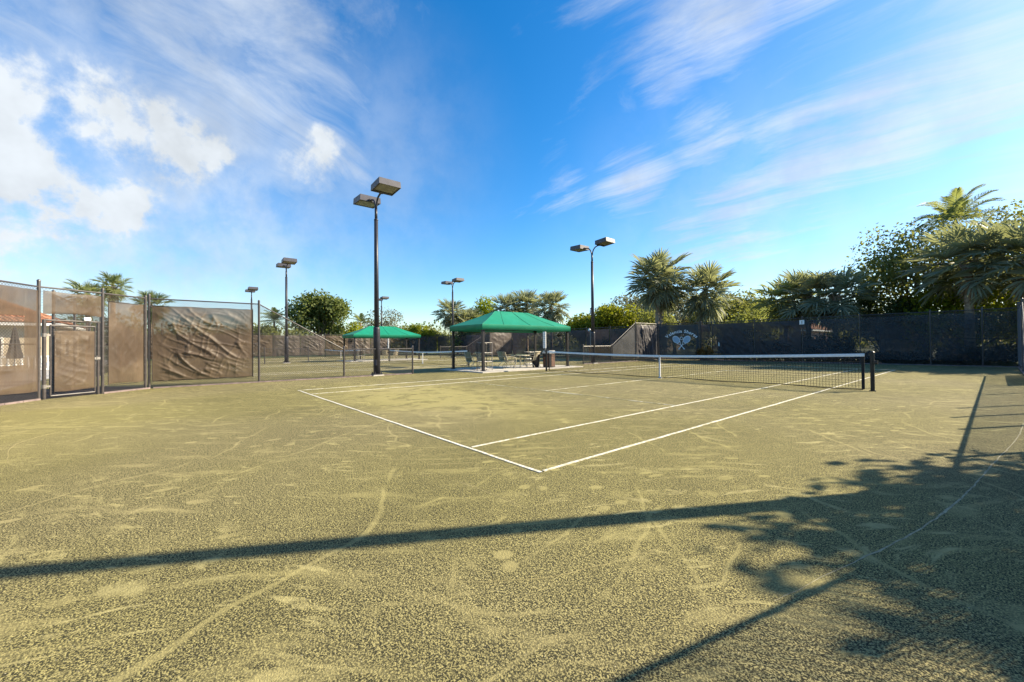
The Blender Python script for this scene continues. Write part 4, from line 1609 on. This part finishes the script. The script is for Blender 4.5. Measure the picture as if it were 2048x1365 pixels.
def leaf_cloud(name, blobs, n, size, mat, seed, droop=0.2, shell=0.75):
    """leaves (folded rhombs, two quads each) spread through lobes; blobs: (x,y,z,rx,ry,rz)"""
    g = np.random.default_rng(seed)
    B = np.array(blobs, float)
    wgt = (B[:, 3] * B[:, 4] * B[:, 5]) ** 0.667
    idx = g.choice(len(B), n, p=wgt / wgt.sum())
    d = g.normal(size=(n, 3))
    d /= np.linalg.norm(d, axis=1)[:, None]
    rad = np.where(g.random(n) < 0.8, shell + (1.08 - shell) * g.random(n), 0.3 + 0.5 * g.random(n))
    c = B[idx, :3] + d * B[idx, 3:] * rad[:, None]
    c += g.normal(size=(n, 3)) * size * 0.6
    nor = d * 0.8 + g.normal(size=(n, 3)) * 0.65 + np.array([0, 0, 0.35])
    nor /= np.linalg.norm(nor, axis=1)[:, None]
    t = np.cross(nor, g.normal(size=(n, 3)))
    t[:, 2] -= droop
    t /= np.linalg.norm(t, axis=1)[:, None]
    s = np.cross(nor, t)
    s /= np.linalg.norm(s, axis=1)[:, None]
    L = size * (0.6 + 0.8 * g.random(n))[:, None]
    W = L * 0.36
    p0, p3 = c - t * L * 0.5, c + t * L * 0.55 - nor * L * 0.12
    p1 = c + s * W + nor * L * 0.10
    p2 = c - s * W + nor * L * 0.10
    V = np.stack([p0, p1, p3, p2], 1).reshape(-1, 3)
    F = np.arange(4 * n).reshape(n, 4)
    return np_mesh(name, V, F, mat)


def branch(mb, a, b, r0, r1, g, bend=0.12, n=7):
    a, b = Vector(a), Vector(b)
    L = (b - a).length
    off = Vector((g.uniform(-1, 1), g.uniform(-1, 1), g.uniform(-0.3, 0.6))) * L * bend
    pts, rr = [], []
    for i in range(6):
        t = i / 5
        pts.append(a.lerp(b, t) + off * math.sin(math.pi * t))
        rr.append(r0 * (1 - t) + r1 * t)
    mb.tube(pts, rr, n)


def broadleaf(x, y, H, W, mat, label, seed, trunk_h=None, n=9000, leaf=0.2, lobes=16, name='broadleaf_tree', cat='tree', group=None, shell=0.72, squash=1.0, base=0.0):
    g = random.Random(seed)
    root = empty(name, (x, y, -0.05), label, cat, group)
    th = trunk_h if trunk_h is not None else H * 0.28
    cz = (th + H) / 2
    ch = (H - th) / 2
    blobs = [(0, 0, cz - ch * 0.1, W * 0.30, W * 0.30, ch * 0.62)]
    for i in range(lobes):
        u = g.uniform(-0.75, 1)
        ph = i * 2.39996 + g.uniform(-0.4, 0.4)
        rr = math.sqrt(max(0, 1 - u * u))
        q = g.uniform(0.22, 0.36)
        rx = W / 2 * q * 1.5
        rad = W / 2 * (1 - q * 0.75) * rr * g.uniform(0.72, 1.18)
        z = cz + u * ch * (1 - q * 0.7) * g.uniform(0.78, 1.06)
        blobs.append((rad * math.cos(ph), rad * math.sin(ph), z, rx, rx, max(0.25, ch * q * 1.25 * squash)))
    me = leaf_cloud('crown', blobs, n, leaf, mat, seed, shell=shell)
    link('crown', me, root)
    mb = MB()
    tr = max(0.06, W * 0.028)
    mb.tube([(0, 0, 0), (0.02 * H * g.uniform(-1, 1), 0.02 * H * g.uniform(-1, 1), th * 0.5), (0, 0, max(th, 0.3))], [tr * 1.35, tr, tr * 0.85], 9)
    for b in blobs[1:]:
        branch(mb, (0, 0, max(0.2, th * g.uniform(0.75, 1.0))), (b[0] * 0.8, b[1] * 0.8, b[2]), tr * 0.45, tr * 0.1, g)
    mb.build('trunk', 'bark', root, True)
    return root


# --- fan palm fronds
def frond_mesh(seed, mat, blade=1.15, pet=1.0, nb=28, spread=135, droop=0.5):
    g = random.Random(seed)
    V, F = [], []

    def strip(pts, wds, side):
        o = len(V)
        for p, wd in zip(pts, wds):
            V.append(tuple(p + side * wd))
            V.append(tuple(p - side * wd))
        for i in range(len(pts) - 1):
            a = o + 2 * i
            F.append((a, a + 1, a + 3, a + 2))
    # petiole arching
    pp = []
    for i in range(5):
        t = i / 4
        pp.append(Vector((pet * t, 0, -0.18 * pet * t * t)))
    strip(pp, [0.035, 0.028, 0.022, 0.02, 0.018], Vector((0, 1, 0)))
    strip(pp, [0.02, 0.018, 0.016, 0.014, 0.012], Vector((0, 0, 1)))
    hub = pp[-1]
    axis = Vector((1, 0, -0.36)).normalized()
    for k_ in range(nb):
        a = R(-spread + 2 * spread * (k_ + 0.5) / nb + g.uniform(-2, 2))
        ca, sa = math.cos(a), math.sin(a)
        st = hub + axis * (0.34 * max(0, ca)) + Vector((0, 0, -0.10 * max(0, ca)))
        L = blade * (0.72 + 0.30 * ca) * g.uniform(0.88, 1.08)
        if ca < 0:
            L = blade * (0.72 + 0.12 * ca) * g.uniform(0.85, 1.05)
        d = Vector((ca, sa, 0.30 * abs(sa) - 0.12 * ca + g.uniform(-0.07, 0.07))).normalized()
        sd_ = d.cross(Vector((0, 0, 1))).normalized()
        sd_ = (sd_ + Vector((0, 0, 0.7 * (1 if k_ % 2 else -1)))).normalized()
        dr = droop * g.uniform(0.6, 1.5)
        pts = []
        for t in (0, 0.32, 0.62, 0.84, 1.0):
            p = st + d * (L * t * (1 - 0.18 * dr * t * t)) + Vector((0, 0, -L * dr * 0.75 * max(0, t - 0.3) ** 1.7))
            pts.append(p)
        strip(pts, [0.016, 0.046, 0.044, 0.026, 0.004], sd_)
    me = np_mesh('frond', np.array(V), np.array(F), mat)
    return me


FR = [frond_mesh(100 + i, 'palm_leaf', droop=0.35 + 0.09 * i) for i in range(5)]
FG = [frond_mesh(120 + i, 'palm_leaf_grey', droop=0.35 + 0.09 * i) for i in range(5)]
FDd = [frond_mesh(140 + i, 'dead', droop=1.3, spread=95, nb=20) for i in range(2)]


def sabal(x, y, top, label, seed, scale=1.0, nf_=40, grey=False, lean=(0, 0), boots=False, trunk_r=0.16, dead=5, group='fan palms beyond the fences', low=-66):
    g = random.Random(seed)
    nf = int(nf_ * 1.1)
    th = top - 1.75 * scale
    root = empty('fan_palm', (x, y, -0.05), label, 'palm', group)
    T = Vector((lean[0], lean[1], th))
    mb = MB()
    pts, rr = [], []
    for i in range(9):
        t = i / 8
        p = Vector((lean[0] * t * t, lean[1] * t * t, th * t))
        pts.append(p)
        rr.append(trunk_r * (1.18 - 0.3 * t + 0.25 * max(0, t - 0.75)) * (1 + 0.06 * math.sin(i * 2.1 + seed)))
    mb.tube(pts, rr, 11)
    for i in range(int(th / 0.16)):
        t = (i + 0.5) * 0.16 / th
        p = Vector((lean[0] * t * t, lean[1] * t * t, th * t))
        mb.bar(p, p + Vector((0, 0, 0.03)), trunk_r * (1.22 - 0.3 * t + 0.25 * max(0, t - 0.75)), 11, caps=False)
    mb.build('trunk', 'palm_trunk', root, True)
    nb = 70 if boots else 26
    mb = MB()
    for i in range(nb):
        t = 1 - (0.55 if boots else 0.12) * (i / nb)
        ph = i * 2.39996
        p = Vector((lean[0] * t * t, lean[1] * t * t, th * t))
        o = Vector((math.cos(ph), math.sin(ph), 0))
        tw = Vector((-o.y, o.x, 0))
        sg_ = 1 if i % 2 else -1
        a = p + o * trunk_r * 0.9
        mb.tube([a, a + o * 0.10 + Vector((0, 0, 0.14)) + tw * 0.10 * sg_, a + o * 0.17 + Vector((0, 0, 0.34)) + tw * 0.20 * sg_], [0.05, 0.035, 0.015], 5)
    mb.build('boots', 'boot', root)
    fam = FG if grey else FR
    for i in range(nf):
        t = i / (nf - 1)
        e = 84 - (84 - low) * (t ** 0.85) + g.uniform(-9, 9)
        az = i * 137.508 + g.uniform(-14, 14)
        o = link('frond', fam[g.randrange(len(fam))], root, T + Vector((0, 0, 0.12 * (1 - t))))
        s_ = scale * g.uniform(0.88, 1.12) * (0.82 if e > 65 else 1.0)
        o.scale = (s_, s_, s_)
        o.rotation_euler = (R(g.uniform(-25, 25)), R(-e), R(az))
    for i in range(dead):
        o = link('dead_frond', FDd[i % 2], root, T + Vector((0, 0, -0.12)))
        o.scale = (scale * 0.85,) * 3
        o.rotation_euler = (R(g.uniform(-30, 30)), R(g.uniform(62, 84)), R(g.uniform(0, 360)))
    return root


def pinnate_mesh(seed, mat='palm_leaf'):
    g = random.Random(seed)
    V, F = [], []
    L = 3.4
    N = 34
    P = []
    for i in range(N + 1):
        t = i / N
        P.append(Vector((L * (t - 0.22 * t ** 3), 0, -1.25 * t ** 2.2)))
    for i in range(N):
        o = len(V)
        r0_, r1_ = 0.028 * (1 - i / N) + 0.005, 0.028 * (1 - (i + 1) / N) + 0.005
        V.extend([tuple(P[i] + Vector((0, r0_, 0))), tuple(P[i] - Vector((0, r0_, 0))), tuple(P[i + 1] - Vector((0, r1_, 0))), tuple(P[i + 1] + Vector((0, r1_, 0)))])
        F.append((o, o + 1, o + 2, o + 3))
        if i < 4:
            continue
        t = i / N
        for s in (-1, 1):
            for q in range(2):
                l = 0.75 * math.sin(math.pi * min(1, 0.18 + 0.82 * t)) * g.uniform(0.8, 1.1) + 0.12
                d = Vector((0.55 + 0.5 * t, s * 1.0, g.uniform(-0.1, 0.55))).normalized()
                a = P[i].lerp(P[i + 1], q * 0.5)
                m_ = a + d * l * 0.5 + Vector((0, 0, -0.05 * l))
                e = a + d * l * 0.95 + Vector((0, 0, -0.38 * l))
                wv_ = Vector((1, 0, 0)) * 0.018
                o = len(V)
                V.extend([tuple(a - wv_), tuple(a + wv_), tuple(m_ + wv_ * 1.3), tuple(m_ - wv_ * 1.3), tuple(e + wv_ * 0.2), tuple(e - wv_ * 0.2)])
                F.append((o, o + 1, o + 2, o + 3))
                F.append((o + 3, o + 2, o + 4, o + 5))
    return np_mesh('frond', np.array(V), np.array(F), mat)


FP = [pinnate_mesh(200 + i) for i in range(3)]


def feather_palm(x, y, top, label, seed, scale=1.0, nf=22, trunk_r=0.15):
    g = random.Random(seed)
    th = top - 1.5 * scale
    root = empty('feather_palm', (x, y, -0.05), label, 'palm', 'feather palms beyond the fences')
    mb = MB()
    mb.tube([(0, 0, 0), (0.05, 0, th * 0.3), (0.02, 0.03, th * 0.7), (0, 0, th)], [trunk_r * 1.5, trunk_r, trunk_r * 0.9, trunk_r], 10)
    mb.build('trunk', 'palm_trunk', root, True)
    for i in range(nf):
        t = i / (nf - 1)
        e = 84 - 100 * t + g.uniform(-8, 8)
        o = link('frond', FP[g.randrange(3)], root, (0, 0, th))
        s_ = scale * g.uniform(0.85, 1.1)
        o.scale = (s_, s_, s_)
        o.rotation_euler = (R(g.uniform(-15, 15)), R(-e), R(i * 137.5 + g.uniform(-15, 15)))
    return root


# left: palms behind the gate and the creased screen
sabal(-38.9, -18.75, 7.6, 'fan palm with its crown above the fence behind the walk gate', 1, 0.58, 34)
sabal(-46.1, -21.0, 7.7, 'fan palm left of the one above the walk gate, mostly hidden by the fence', 2, 0.8, 30)
sabal(-60.9, -17.0, 8.6, 'fan palm just showing above the fence between the gate and the creased screen', 3, 1.0, 30)
# behind the furthest court, left to right
feather_palm(-62.3, -3.0, 6.6, 'yellowish clump palm behind the sloping fence, left of the round tree', 4, 0.8, 20)
broadleaf(-61.5, -4.2, 4.6, 4.6, 'leaf_mid', 'low bushy tree under the yellowish clump palm', 5, 0.4, 3500, 0.28, 10)
broadleaf(-62.1, 3.5, 10.7, 7.9, 'leaf_deep', 'big round dense green tree above the sloping fence', 6, 2.0, 11000, 0.36, 20, shell=0.6)
broadleaf(-55.2, 6.6, 5.2, 4.6, 'leaf_lime', 'small yellow-green tree right of the big round tree', 7, 1.0, 3000, 0.30, 10)
feather_palm(-58.5, 8.8, 6.4, 'small feathery palm left of the smaller canopy roof', 8, 0.7, 16)
broadleaf(-59.2, 13.2, 8.0, 7.4, 'leaf_grey', 'sparse pale grey tree above the smaller canopy', 9, 1.6, 2600, 0.26, 18, shell=0.5)
broadleaf(-52.6, 15.6, 5.1, 5.6, 'leaf_lime', 'yellow-green bush at the right end of the smaller canopy', 10, 0.6, 4200, 0.30, 12)
broadleaf(-56.0, 19.5, 5.4, 5.0, 'leaf_mid', 'mid-green bushy tree between the smaller canopy and the grey palms', 11, 0.6, 3600, 0.30, 12)
sabal(-46.4, 19.9, 8.7, 'grey fan palm with a curved trunk right of the smaller canopy', 12, 1.2, 42, True, (-0.5, -0.9), True)
sabal(-47.0, 22.3, 7.6, 'shorter grey fan palm just left of the lamp post behind the canopy', 13, 1.15, 40, True)
broadleaf(-48.3, 26.1, 9.4, 6.6, 'leaf_lime', 'bright yellow-green tree above the left slope of the big canopy', 14, 2.0, 6500, 0.36, 16)
broadleaf(-43.5, 20.6, 4.6, 6.2, 'leaf_mid', 'low shrub mass behind the left post of the big canopy', 15, 0.4, 4500, 0.28, 12, name='shrub', cat='shrub')
sabal(-39.4, 24.4, 9.2, 'left of the two grey fan palms above the big canopy ridge', 16, 1.25, 42, True)
sabal(-38.6, 27.7, 9.9, 'taller fan palm above the middle of the big canopy ridge', 17, 1.35, 44, True)
sabal(-30.1, 24.5, 8.7, 'grey fan palm with a mottled trunk right of the canopy ridge', 18, 1.25, 42, True, boots=True)
broadleaf(-34.5, 21.6, 5.2, 5.0, 'leaf_mid', 'dark green shrub behind the right end of the canopy ridge', 19, 0.4, 3600, 0.28, 10, name='shrub', cat='shrub')
broadleaf(-22.2, 23.7, 6.0, 6.6, 'leaf_lime', 'lime green rounded tree left of the lamp post and lantern', 20, 0.9, 8500, 0.26, 18)
broadleaf(-18.6, 23.0, 5.9, 5.2, 'leaf_lime', 'lime green rounded tree behind the lantern', 21, 0.9, 7000, 0.26, 16)
broadleaf(-26.1, 37.1, 8.4, 9.0, 'leaf_grey', 'grey-green tree behind the lime trees', 22, 1.5, 7000, 0.30, 20)
broadleaf(-19.0, 36.5, 8.0, 8.0, 'leaf_grey', 'second grey-green tree, left of the tall pair of palms', 23, 1.5, 6500, 0.30, 18)
broadleaf(-14.6, 23.6, 4.9, 4.4, 'leaf_mid', 'olive shrub over the fence left of the crossed rackets banner', 24, 0.4, 4200, 0.22, 12, name='shrub', cat='shrub')
# the pair of palms above the banner
sabal(-11.6, 19.6, 9.9, 'tall grey fan palm with a smooth orange trunk above the banner', 25, 1.32, 46, True, (0.1, 0.1), False, 0.17, 7)
sabal(-12.3, 21.2, 9.0, 'fan palm with a criss-cross trunk just behind the tall one', 26, 1.15, 40, True, (0.2, 0.2), True, 0.17, 6)
sabal(-9.3, 22.8, 8.6, 'leaning fan palm with a criss-cross trunk right of the tall pair', 27, 1.3, 44, True, (0.55, 0.45), True, 0.18, 6)
broadleaf(-11.4, 37.0, 7.2, 9.5, 'leaf_mid', 'wide pale tree far behind the fence right of the leaning palm', 28, 1.4, 7500, 0.32, 22)
broadleaf(-6.6, 27.0, 5.0, 5.6, 'leaf_mid', 'dark shrub over the fence right of the leaning palm', 29, 0.3, 5200, 0.24, 14, name='shrub', cat='shrub')
sabal(-2.3, 23.2, 6.7, 'olive fan palm left of the broad low palms', 30, 1.08, 42)
sabal(-0.6, 22.4, 6.9, 'broad fan palm drooping to the fence top, left of two', 31, 1.12, 36, True, low=-60)
sabal(1.1, 22.1, 6.7, 'broad fan palm drooping to the fence top, right of two', 32, 1.12, 36, True, low=-60)
broadleaf(3.2, 25.6, 5.9, 4.4, 'leaf_dark', 'dark evergreen tree between the broad palms and the right-hand trees', 33, 0.6, 8000, 0.19, 18)
broadleaf(5.2, 26.4, 10.3, 7.6, 'leaf_mid', 'big olive tree at the left of the right-hand tree group', 34, 1.9, 11500, 0.20, 24, shell=0.55)
sabal(7.6, 21.7, 8.4, 'large fan palm with a pale trunk behind the far right fence', 35, 1.25, 36, True, (0, 0), False, 0.2, 3, low=-32)
feather_palm(6.75, 30.0, 11.7, 'tall feather palm topping the right-hand tree group', 36, 0.9, 24, 0.15)
sabal(9.9, 21.3, 8.3, 'large fan palm cut off by the right edge of the picture', 37, 1.3, 36, True, (0, 0), False, 0.2, 3, low=-38)
broadleaf(9.6, 30.5, 10.9, 8.0, 'leaf_mid', 'tall loose tree behind the palms at the right edge', 38, 2.4, 8000, 0.21, 22, shell=0.5)
broadleaf(7.2, 25.4, 5.4, 7.0, 'leaf_lime', 'yellowish tree low behind the large palms at the right', 39, 0.4, 9500, 0.18, 18)
broadleaf(13.5, 28.0, 7.5, 8.0, 'leaf_mid', 'bushy tree beyond the far right corner of the fence', 40, 1.0, 8000, 0.24, 18)
sabal(13.2, 22.5, 8.0, 'fan palm outside the far right corner of the court', 41, 1.3, 40)
# trees outside the right-hand fence whose shade falls on the near right of the court
broadleaf(13.0, -4.1, 5.1, 4.2, 'leaf_mid', 'leafy tree outside the right-hand fence that shades the court edge', 42, 2.4, 4600, 0.19, 14, shell=0.45)
broadleaf(12.8, -6.9, 4.9, 4.6, 'leaf_mid', 'leafy tree outside the right-hand fence nearest the corner', 44, 1.5, 8500, 0.19, 16, shell=0.4)

# hedges and shrubs at the far fence
def hedge(name, x0, x1, y0, y1, h, n, mat, label, seed, leaf=0.12, cat='hedge'):
    g = np.random.default_rng(seed)
    root = empty(name, ((x0 + x1) / 2, (y0 + y1) / 2, -0.03), label, cat)
    bl = []
    L = x1 - x0
    m = max(2, int(L / 0.55))
    for i in range(m):
        for zz in (0.3, 0.72):
            bl.append((-L / 2 + L * (i + 0.5) / m + g.normal() * 0.06, g.normal() * 0.08, h * zz + g.normal() * 0.04, 0.42, (y1 - y0) / 2, h * 0.34))
    link('foliage', leaf_cloud('foliage', bl, n, leaf, mat, seed, shell=0.7), root)
    mb = MB()
    for i in range(m):
        xx = -L / 2 + L * (i + 0.5) / m
        mb.bar((xx, 0, 0), (xx + 0.05, 0.02, h * 0.7), 0.02, 5, 0.008)
    mb.build('stems', 'bark', root)
    return root


hedge('hedge', 6.3, 9.3, 19.0, 20.1, 1.05, 5200, 'hedge', 'dark clipped hedge behind the far right fence panel', 51)
hedge('hedge', -5.9, -1.0, 19.3, 20.6, 1.5, 5200, 'leaf_dark', 'dark shrubby hedge behind the fence right of the rackets banner', 53, 0.16)
hedge('hedge', -0.8, 2.4, 19.4, 20.8, 1.8, 4800, 'leaf_dark', 'taller dark hedge behind the fence under the number plate', 54, 0.16)
hedge('hedge', 2.6, 6.0, 19.1, 20.0, 0.7, 4200, 'hedge', 'low dark hedge left of the clipped hedge behind the far fence', 52)
for i, (x, y, h, wd, lab) in enumerate(((-6.4, 17.75, 1.15, 0.9, 'red-orange croton plant at the right edge of the rackets banner'),
                                        (-14.6, 16.4, 1.25, 1.9, 'red-brown croton bush seen under the right end of the big canopy'),
                                        (-16.4, 16.7, 1.1, 1.6, 'second red-brown croton bush, left of the first under the canopy'))):
    broadleaf(x, y, h, wd, 'croton', lab, 60 + i, 0.2, 900, 0.16, 9, name='croton_plant', cat='plant', group='croton plants')

# ------------------------------------------------------------------ buildings behind
def tiled_slope(mb, a, b, c, d, cols, rows):
    """barrel tiles as real relief: a-b eave, d-c ridge"""
    a, b, c, d = map(Vector, (a, b, c, d))
    n = (b - a).cross(d - a).normalized()
    o = len(mb.v)
    nu = cols * 4
    for j in range(rows * 2 + 1):
        v = (j // 2 + (j % 2)) / rows if False else j / (rows * 2)
        for i in range(nu + 1):
            u = i / nu
            p = (a * (1 - u) + b * u) * (1 - v) + (d * (1 - u) + c * u) * v
            h = 0.07 * abs(math.sin(math.pi * u * cols)) + (0.05 if j % 2 == 0 else 0.0)
            mb.v.append(tuple(p + n * h))
    for j in range(rows * 2):
        for i in range(nu):
            q = o + j * (nu + 1) + i
            mb.f.append((q, q + 1, q + nu + 2, q + nu + 1))


def house(x0, x1, y0, y1, wall_h, ridge_h, wallmat, label, ov=0.7):
    cx, cy = (x0 + x1) / 2, (y0 + y1) / 2
    root = empty('house', (cx, cy, -0.05), label, 'house')
    hx, hy = (x1 - x0) / 2, (y1 - y0) / 2
    mb = MB()
    mb.box((0, 0, wall_h / 2), (2 * hx, 2 * hy, wall_h))
    mb.build('wall', wallmat, root)
    ex, ey = hx + ov, hy + ov
    q = min(ex, ey)
    rf = MB()
    rx, ry_ = ex - q, ey - q
    z0, z1 = wall_h - 0.02, ridge_h
    pts = {'e': [(ex, -ey, z0), (ex, ey, z0), (rx, ry_, z1), (rx, -ry_, z1)],
           'w': [(-ex, ey, z0), (-ex, -ey, z0), (-rx, -ry_, z1), (-rx, ry_, z1)],
           's': [(-ex, -ey, z0), (ex, -ey, z0), (rx, -ry_, z1), (-rx, -ry_, z1)],
           'n': [(ex, ey, z0), (-ex, ey, z0), (-rx, ry_, z1), (rx, ry_, z1)]}
    for kk, P in pts.items():
        L = 2 * (ey if kk in 'ew' else ex)
        tiled_slope(rf, *P, int(L / 0.32), 12)
    ro = rf.build('roof', 'tile', root)
    fs = MB()
    for (c, s) in (((ex, 0, z0 - 0.09), (0.05, 2 * ey, 0.2)), ((-ex, 0, z0 - 0.09), (0.05, 2 * ey, 0.2)), ((0, ey, z0 - 0.09), (2 * ex - 0.1, 0.05, 0.2)), ((0, -ey, z0 - 0.09), (2 * ex - 0.1, 0.05, 0.2))):
        fs.box(c, s)
    fs.build('fascia', 'white', ro)
    sf = MB()
    sf.box((0, 0, z0 - 0.12), (2 * ex - 0.12, 2 * ey - 0.12, 0.04))
    sf.build('soffit', 'white', ro)
    # windows on the two faces toward the courts
    def win(c, size, nrm):
        wd = MB()
        wd.box(c, size)
        wo_ = wd.build('window', 'white', root)
        pn = MB()
        sz = [s * 0.86 if s > 0.2 else s + 0.03 for s in size]
        pn.box(c, sz)
        pn.build('pane', 'pane', wo_)
    for i in range(3):
        win((hx + 0.02, -hy * 0.62 + i * hy * 0.62, 1.55), (0.08, 1.3, 1.5), 0)
        win((-hx * 0.62 + i * hx * 0.62, (-hy if cy > 0 else hy) + (-0.02 if cy > 0 else 0.02), 1.55), (1.3, 0.08, 1.5), 0)
    return root


house(-49.5, -37.0, -37.0, -22.0, 3.35, 6.6, 'stucco', 'stucco clubhouse with a clay tile roof seen through the fence window')
house(-20.0, -8.0, 52.0, 62.0, 3.2, 6.4, 'pink_stucco', 'pinkish house with a tiled roof far behind the dark fence')
house(-44.0, -31.0, 50.0, 61.0, 3.2, 6.2, 'stucco', 'cream house hidden among the trees behind the canopies')

# terrace of the clubhouse: closed umbrella and a white balustrade
um = empty('patio_umbrella', (-30.4, -22.4, -0.05), 'closed dark patio umbrella seen through the fence window', 'umbrella')
mb = MB()
mb.bar((0, 0, 0), (0, 0, 2.9), 0.025, 8)
mb.bar((0, 0, 0), (0, 0, 0.08), 0.28, 16, 0.25)
mb.build('pole', 'steel', um)
mb = MB()
pr = [(2.85, 0.03), (2.6, 0.10), (2.0, 0.19), (1.4, 0.27), (1.0, 0.36), (0.85, 0.34)]
for (z, rr) in pr:
    for i in range(16):
        t = 2 * math.pi * i / 16
        q = rr * (1.0 if i % 2 else 0.68)
        mb.v.append((q * math.cos(t), q * math.sin(t), z))
for j in range(len(pr) - 1):
    for i in range(16):
        a, b = j * 16 + i, j * 16 + (i + 1) % 16
        mb.f.append((a, b, b + 16, a + 16))
mb.build('folded_cloth', 'umbrella', um)
bl_ = empty('balustrade', (-31.5, -21.6, -0.05), 'white balustrade before the clubhouse seen through the fence window', 'balustrade')
for (z, h_) in ((0.95, 0.10), (0.12, 0.10)):
    mb = MB()
    mb.box((0, -2.0, z), (0.14, 5.6, h_))
    mb.build('rail', 'white', bl_)
for i in range(20):
    mb = MB()
    yy = -4.65 + i * 0.28
    mb.tube([(0, yy, 0.17), (0, yy, 0.3), (0, yy, 0.42), (0, yy, 0.6), (0, yy, 0.8), (0, yy, 0.9)], [0.06, 0.05, 0.085, 0.045, 0.04, 0.06], 8)
    mb.build('baluster', 'white', bl_, True)

# screened fence of a neighbouring enclosure beyond the far fence
nb_ = fence('chain_link_fence', 'pale screened fence of another enclosure seen through the dark far fence',
            [(3.5, 22.4, 2.4, 2.5), (4.2, 24.2, 2.4, 2.5), (4.9, 26.0, 2.4, 2.5), (5.6, 27.8, 2.4, 2.5)], pitch=0.14, r=0.0042)
for i, (a, b) in enumerate((((3.5, 22.4), (4.2, 24.2)), ((4.2, 24.2), (4.9, 26.0)), ((4.9, 26.0), (5.6, 27.8)))):
    root_bld[nb_.name](cloth(a, b, 0.2, 2.3, 0.05, 0.10, 95 + i * 2.2, -1, 24, 20, 0.05, 0.0), 'windscreen', 'pale_screen', True)

# distant wood all round that reads as one mass
g = random.Random(99)
bl = []
for i in range(260):
    a = R(-20 + 250 * i / 260)
    rr = g.uniform(95, 135)
    h = g.uniform(3.0, 5.2)
    bl.append((-15 + rr * math.cos(a), 5 + rr * math.sin(a), h * 0.8, g.uniform(3, 5.5), g.uniform(3, 5.5), h))
wood = link('distant_trees', leaf_cloud('distant_trees', bl, 60000, 0.85, 'leaf_mid', 77, shell=0.8))
tag(wood, 'low band of distant trees closing the horizon', 'trees', kind='stuff')
